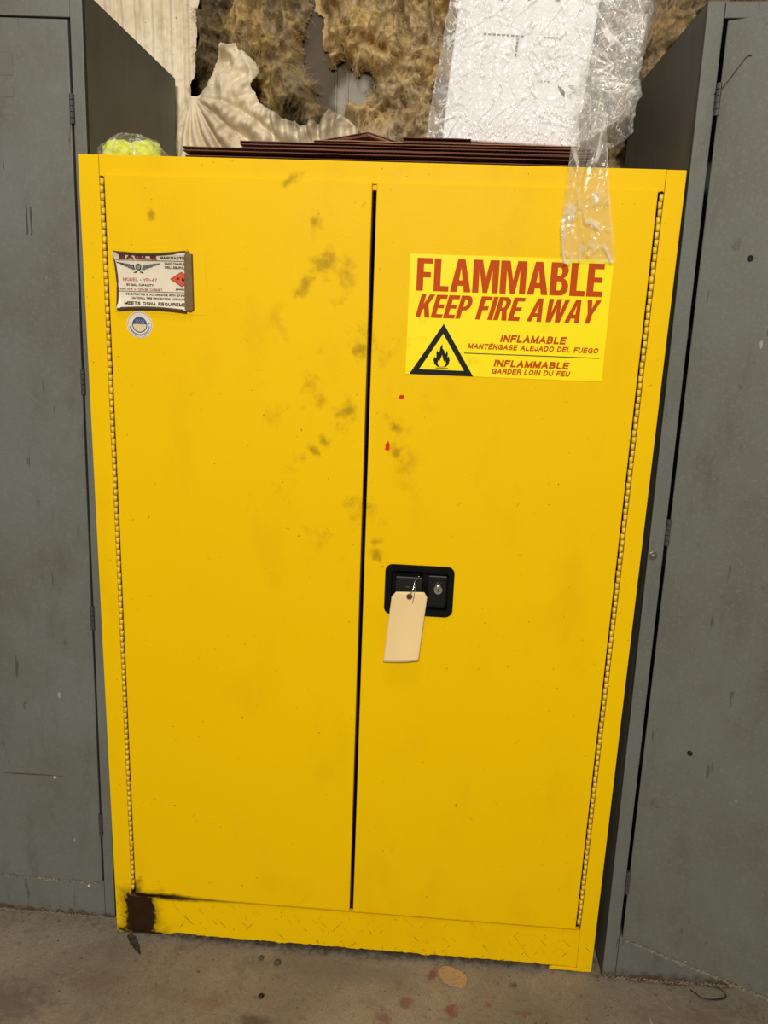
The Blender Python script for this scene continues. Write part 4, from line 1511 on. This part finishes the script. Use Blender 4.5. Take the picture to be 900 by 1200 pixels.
def clear_bag():
    r = root('plastic_bag', BX, 'crinkled clear plastic bag around the white box, with a long loose strip', 'bag')
    r.rotation_euler = BR
    W, D, H = 0.252, 0.15, 0.345
    nu, nv = 150, 70
    rings = []
    for j in range(nv + 1):
        v = j / nv
        z = 0.001 + v * (H + 0.012)
        ring = []
        lobe = max(0.0, min(1.0, (z - 0.012) / 0.055)) ** 0.6 * max(0.0, min(1.0, (0.40 - z) / 0.12)) ** 0.5
        for i in range(nu):
            a = 2 * math.pi * i / nu
            ca, sa = math.cos(a), math.sin(a)
            e = 0.16
            ux = math.copysign(abs(ca) ** e, ca)
            uy = math.copysign(abs(sa) ** e, sa)
            # slack on the left, a wide loose lobe on the right
            left = 0.020 * (1 - v) ** 1.5 + 0.006
            x = W / 2 + ux * (W / 2 + 0.005)
            if ca < 0:
                x -= left * min(1, abs(ux)) ** 3 * (0.55 + 0.45 * math.sin(max(0.0, abs(ca)) * math.pi / 2))
            y = D / 2 + uy * (D / 2 + 0.007)
            if ca > 0:
                t = max(0.0, (ca - 0.55) / 0.45)
                t = t * t * (3 - 2 * t)
                x += lobe * t * (0.078 + 0.016 * noise.noise((z * 14, a * 2, 2)))
                y += t * 0.012
            p = Vector((x, y, z))
            n = Vector((ux * 0.5, uy, 0)).normalized()
            loose = 1.0 + 2.2 * max(0.0, ca)
            cr = noise.fractal(p * 12, 0.9, 2.0, 2) * 0.0036 * loose + max(0, 1 - abs(noise.noise(Vector((p.x * 26 + p.z * 12, p.y * 26, p.z * 20)))) * 3) * 0.0030 * loose
            p += n * (cr + 0.002)
            if sa < -0.2 and abs(ca) < 0.93 and p.y > -0.004:
                p.y = -0.004
            ring.append(p)
        rings.append(ring)
    vs_, fs_ = [], []
    for ring in rings:
        vs_ += ring
    for j in range(nv):
        for i in range(nu):
            i2 = (i + 1) % nu
            fs_.append((j * nu + i, j * nu + i2, (j + 1) * nu + i2, (j + 1) * nu + i))
    top = len(vs_)
    vs_.append(Vector((W / 2, D / 2, H + 0.018)))
    for i in range(nu):
        fs_.append((nv * nu + i, nv * nu + (i + 1) % nu, top))
    vs_ = [v + BX for v in vs_]
    from_data('wrap', vs_, fs_, M['bag'], r, True)

    # loose strip hanging over the front edge of the yellow cabinet (world coordinates)
    K = [(.898, .922, .028, 1.880), (.893, .932, .018, 1.83), (.888, .940, .004, 1.775), (.885, .946, -.010, 1.725), (.883, .950, -.019, 1.690), (.881, .958, -.018, 1.640), (.879, .970, -.0165, 1.58), (.886, .981, -.0155, 1.5275)]
    nu2, nv2 = 46, 130
    vs_, fs_ = [], []
    for j in range(nv2 + 1):
        t = j / nv2 * (len(K) - 1)
        i0 = min(int(t), len(K) - 2)
        f = t - i0
        a, b, c, d = (K[i0][q] + (K[i0 + 1][q] - K[i0][q]) * f for q in range(4))
        for i in range(nu2 + 1):
            u = i / nu2
            x = a + (b - a) * u
            z = d
            if j > nv2 * 0.93:
                z -= 0.006 * noise.noise((u * 5, 1, 1)) + (0.006 if u < 0.18 else 0)
            top = max(0, 1 - j / nv2)
            fold = (1 - abs(noise.noise((x * 60, 0, z * 14))) * 2) * 0.004 + abs(noise.noise((x * 30 + 7, 1, z * 9))) * 0.007
            seam = math.exp(-((u - 0.42 - 0.10 * math.sin(z * 22)) / 0.07) ** 2) * (0.008 + 0.004 * noise.noise((x * 120, 2, z * 90)))
            fine = 0.0006 * noise.noise((x * 190, 0, z * 150))
            curl = 0.004 * (2 * u - 1) ** 2
            y = c - max(0, fold) * (0.5 + top) - seam - fine - curl * (0.4 + top)
            if z < 1.70:
                y = min(y, -0.0085)
            vs_.append(Vector((x, y, z)))
    for j in range(nv2):
        for i in range(nu2):
            q = j * (nu2 + 1) + i
            fs_.append((q, q + 1, q + nu2 + 2, q + nu2 + 1))
    inv = (Matrix.Translation(BX) @ BR.to_matrix().to_4x4()).inverted()
    me = bpy.data.meshes.new('loose_strip')
    me.from_pydata([tuple(inv @ v) for v in vs_], [], fs_)
    me.materials.append(M['tail'])
    for p in me.polygons:
        p.use_smooth = True
    o = bpy.data.objects.new('loose_strip', me)
    COL.objects.link(o)
    o.parent = r


clear_bag()

# dark carton scrap standing in the shadow behind the bag's strip
sheet(0.945, 1.070, 0.10, 0.30, 1.6872, 0.0065, CD, 'small dark cardboard scrap beneath the right end of the plastic bag', (0.0, 0, 0.12), 'cardboard_scrap')


# ------------------------------------------------------------------ neon bundle in a small bag
def neon():
    c = Vector((0.072, 0.085, 1.687))
    bm = bmesh.new()
    for cx, cy, sx, sy, sz in ((-0.022, 0, .034, .035, .033), (0.024, 0.004, .030, .034, .036)):
        s = bmesh.ops.create_icosphere(bm, subdivisions=4, radius=1.0)['verts']
        for v in s:
            n = v.co.copy()
            k = 1 + 0.22 * noise.noise(n * 2.2 + Vector((cx * 90, 0, 0))) + 0.08 * noise.noise(n * 6)
            v.co = Vector((cx + n.x * sx * k, cy + n.y * sy * k, max(0.001, 0.018 + n.z * sz * 0.72 * k)))
    bm.transform(Matrix.Translation(c))
    me = bpy.data.meshes.new('neon_bundle')
    bm.to_mesh(me)
    bm.free()
    me.transform(Matrix.Translation(-c))
    o = link('neon_bundle', me, M['neon'], None, True)
    o.location = c
    tag(o, 'crumpled neon yellow-green bundle inside a small clear bag at the top left corner', 'bundle')
    nu, nv = 80, 26
    vs_, fs_ = [], []
    for j in range(nv + 1):
        ph = (j / nv) * math.pi / 2
        for i in range(nu):
            a = 2 * math.pi * i / nu
            d = Vector((math.cos(a) * math.cos(ph), math.sin(a) * math.cos(ph), math.sin(ph)))
            k = 1 + 0.12 * noise.noise(d * 2.6) + 0.06 * (1 - 2 * abs(noise.noise(d * 7)))
            zz = d.z * 0.050 * k
            flare = 1 + 0.12 * (1 - j / nv) ** 3
            vs_.append((d.x * 0.066 * k * flare, d.y * 0.05 * k * flare, 0.001 + zz))
    for j in range(nv):
        for i in range(nu):
            i2 = (i + 1) % nu
            fs_.append((j * nu + i, j * nu + i2, (j + 1) * nu + i2, (j + 1) * nu + i))
    b = from_data('small_bag', vs_, fs_, M['small_bag'], None, True)
    b.location = c
    tag(b, 'small clear plastic bag at the left end of the yellow cabinet top', 'bag')


neon()


# ------------------------------------------------------------------ bits on the floor
def floor_bits():
    bm = bmesh.new()
    n = 30
    A, B = [], []
    for i in range(n):
        a = 2 * math.pi * i / n
        k = 1 + 0.22 * noise.noise((math.cos(a) * 2, math.sin(a) * 2, 4)) + 0.07 * noise.noise((math.cos(a) * 9, math.sin(a) * 9, 1))
        x, y = 0.034 * k * math.cos(a), 0.025 * k * math.sin(a)
        x += y * -0.25
        A.append(bm.verts.new((x, y, 0.0002)))
        B.append(bm.verts.new((x * 0.96, y * 0.96, 0.0040 + 0.001 * noise.noise((x * 90, y * 90, 0)))))
    bm.faces.new(A[::-1])
    bm.faces.new(B)
    for i in range(n):
        bm.faces.new((A[i], A[(i + 1) % n], B[(i + 1) % n], B[i]))
    o = finish(bm, 'board_chip', M['chip'])
    o.location = (0.779, -0.040, 0)
    o.rotation_euler.z = -0.25
    tag(o, 'ragged tan chip of fibreboard on the concrete in front of the yellow cabinet', 'debris')

    for loc, rad, lab in (((0.386, -0.043), 0.0075, 'pale grey grit lump, the right one of two nearest the yellow cabinet'),
                          ((0.347, -0.033), 0.0058, 'flat dark grit lump, the left one of two nearest the yellow cabinet'),
                          ((0.369, -0.134), 0.0062, 'black grit lump nearest the bottom edge of the floor')):
        bm = bmesh.new()
        bmesh.ops.create_icosphere(bm, subdivisions=3, radius=rad)
        for v in bm.verts:
            v.co *= 1 + 0.35 * noise.noise(v.co * 260 + Vector((loc[0] * 50, 0, 0)))
            v.co.z = max(v.co.z * 0.6, -rad * 0.3) + rad * 0.3
        m = M['pebble'] if 'black' not in lab else M['black_rough']
        o = finish(bm, 'grit_lump', m, None, 0, True)
        o.location = (loc[0], loc[1], 0)
        tag(o, lab, 'debris')

    # dried leaf curling out from under the stained corner
    pts = [(0.026, 0.000), (0.036, -0.007), (0.046, -0.020), (0.060, -0.036), (0.074, -0.052)]
    vs_, fs_ = [], []
    for i in range(21):
        t = i / 20 * 4
        k = min(int(t), 3)
        f = t - k
        p = Vector(pts[k]).lerp(Vector(pts[k + 1]), f)
        w = 0.0075 * math.sin(math.pi * (0.12 + 0.86 * i / 20)) * (0.7 + 0.5 * abs(math.sin(i * 2.4)))
        d = (Vector(pts[k + 1]) - Vector(pts[k])).normalized()
        nrm = Vector((-d.y, d.x))
        for q, h in ((-1, 0.0035), (-.4, 0.0012), (.4, 0.0012), (1, 0.0045)):
            vs_.append((p.x + nrm.x * w * q, p.y + nrm.y * w * q, h + 0.0008 * math.sin(i)))
    for i in range(20):
        for k in range(3):
            fs_.append((i * 4 + k, i * 4 + k + 1, i * 4 + k + 5, i * 4 + k + 4))
    o = from_data('dry_leaf', vs_, fs_, M['leaf'])
    m = o.modifiers.new('solid', 'SOLIDIFY')
    m.thickness = 0.0006
    tag(o, 'dark shrivelled leaf on the floor under the stained cabinet corner', 'leaf')

    # bent wire loop near the right cabinet
    pts = []
    for i in range(25):
        a = math.radians(200 + 250 * i / 24)
        pts.append((0.034 * math.cos(a), 0.018 * math.sin(a), 0.0016 + 0.003 * abs(math.sin(a * 1.5))))
    pts = [(-0.040, 0.006, 0.0016)] + pts
    v_, f_ = tube_data(pts, 0.0013, 6)
    o = from_data('wire_loop', v_, f_, M['wire'], None, True)
    o.location = (1.345, -0.030, 0)
    tag(o, 'thin bent dark wire loop on the floor below the open grey door', 'wire')


floor_bits()
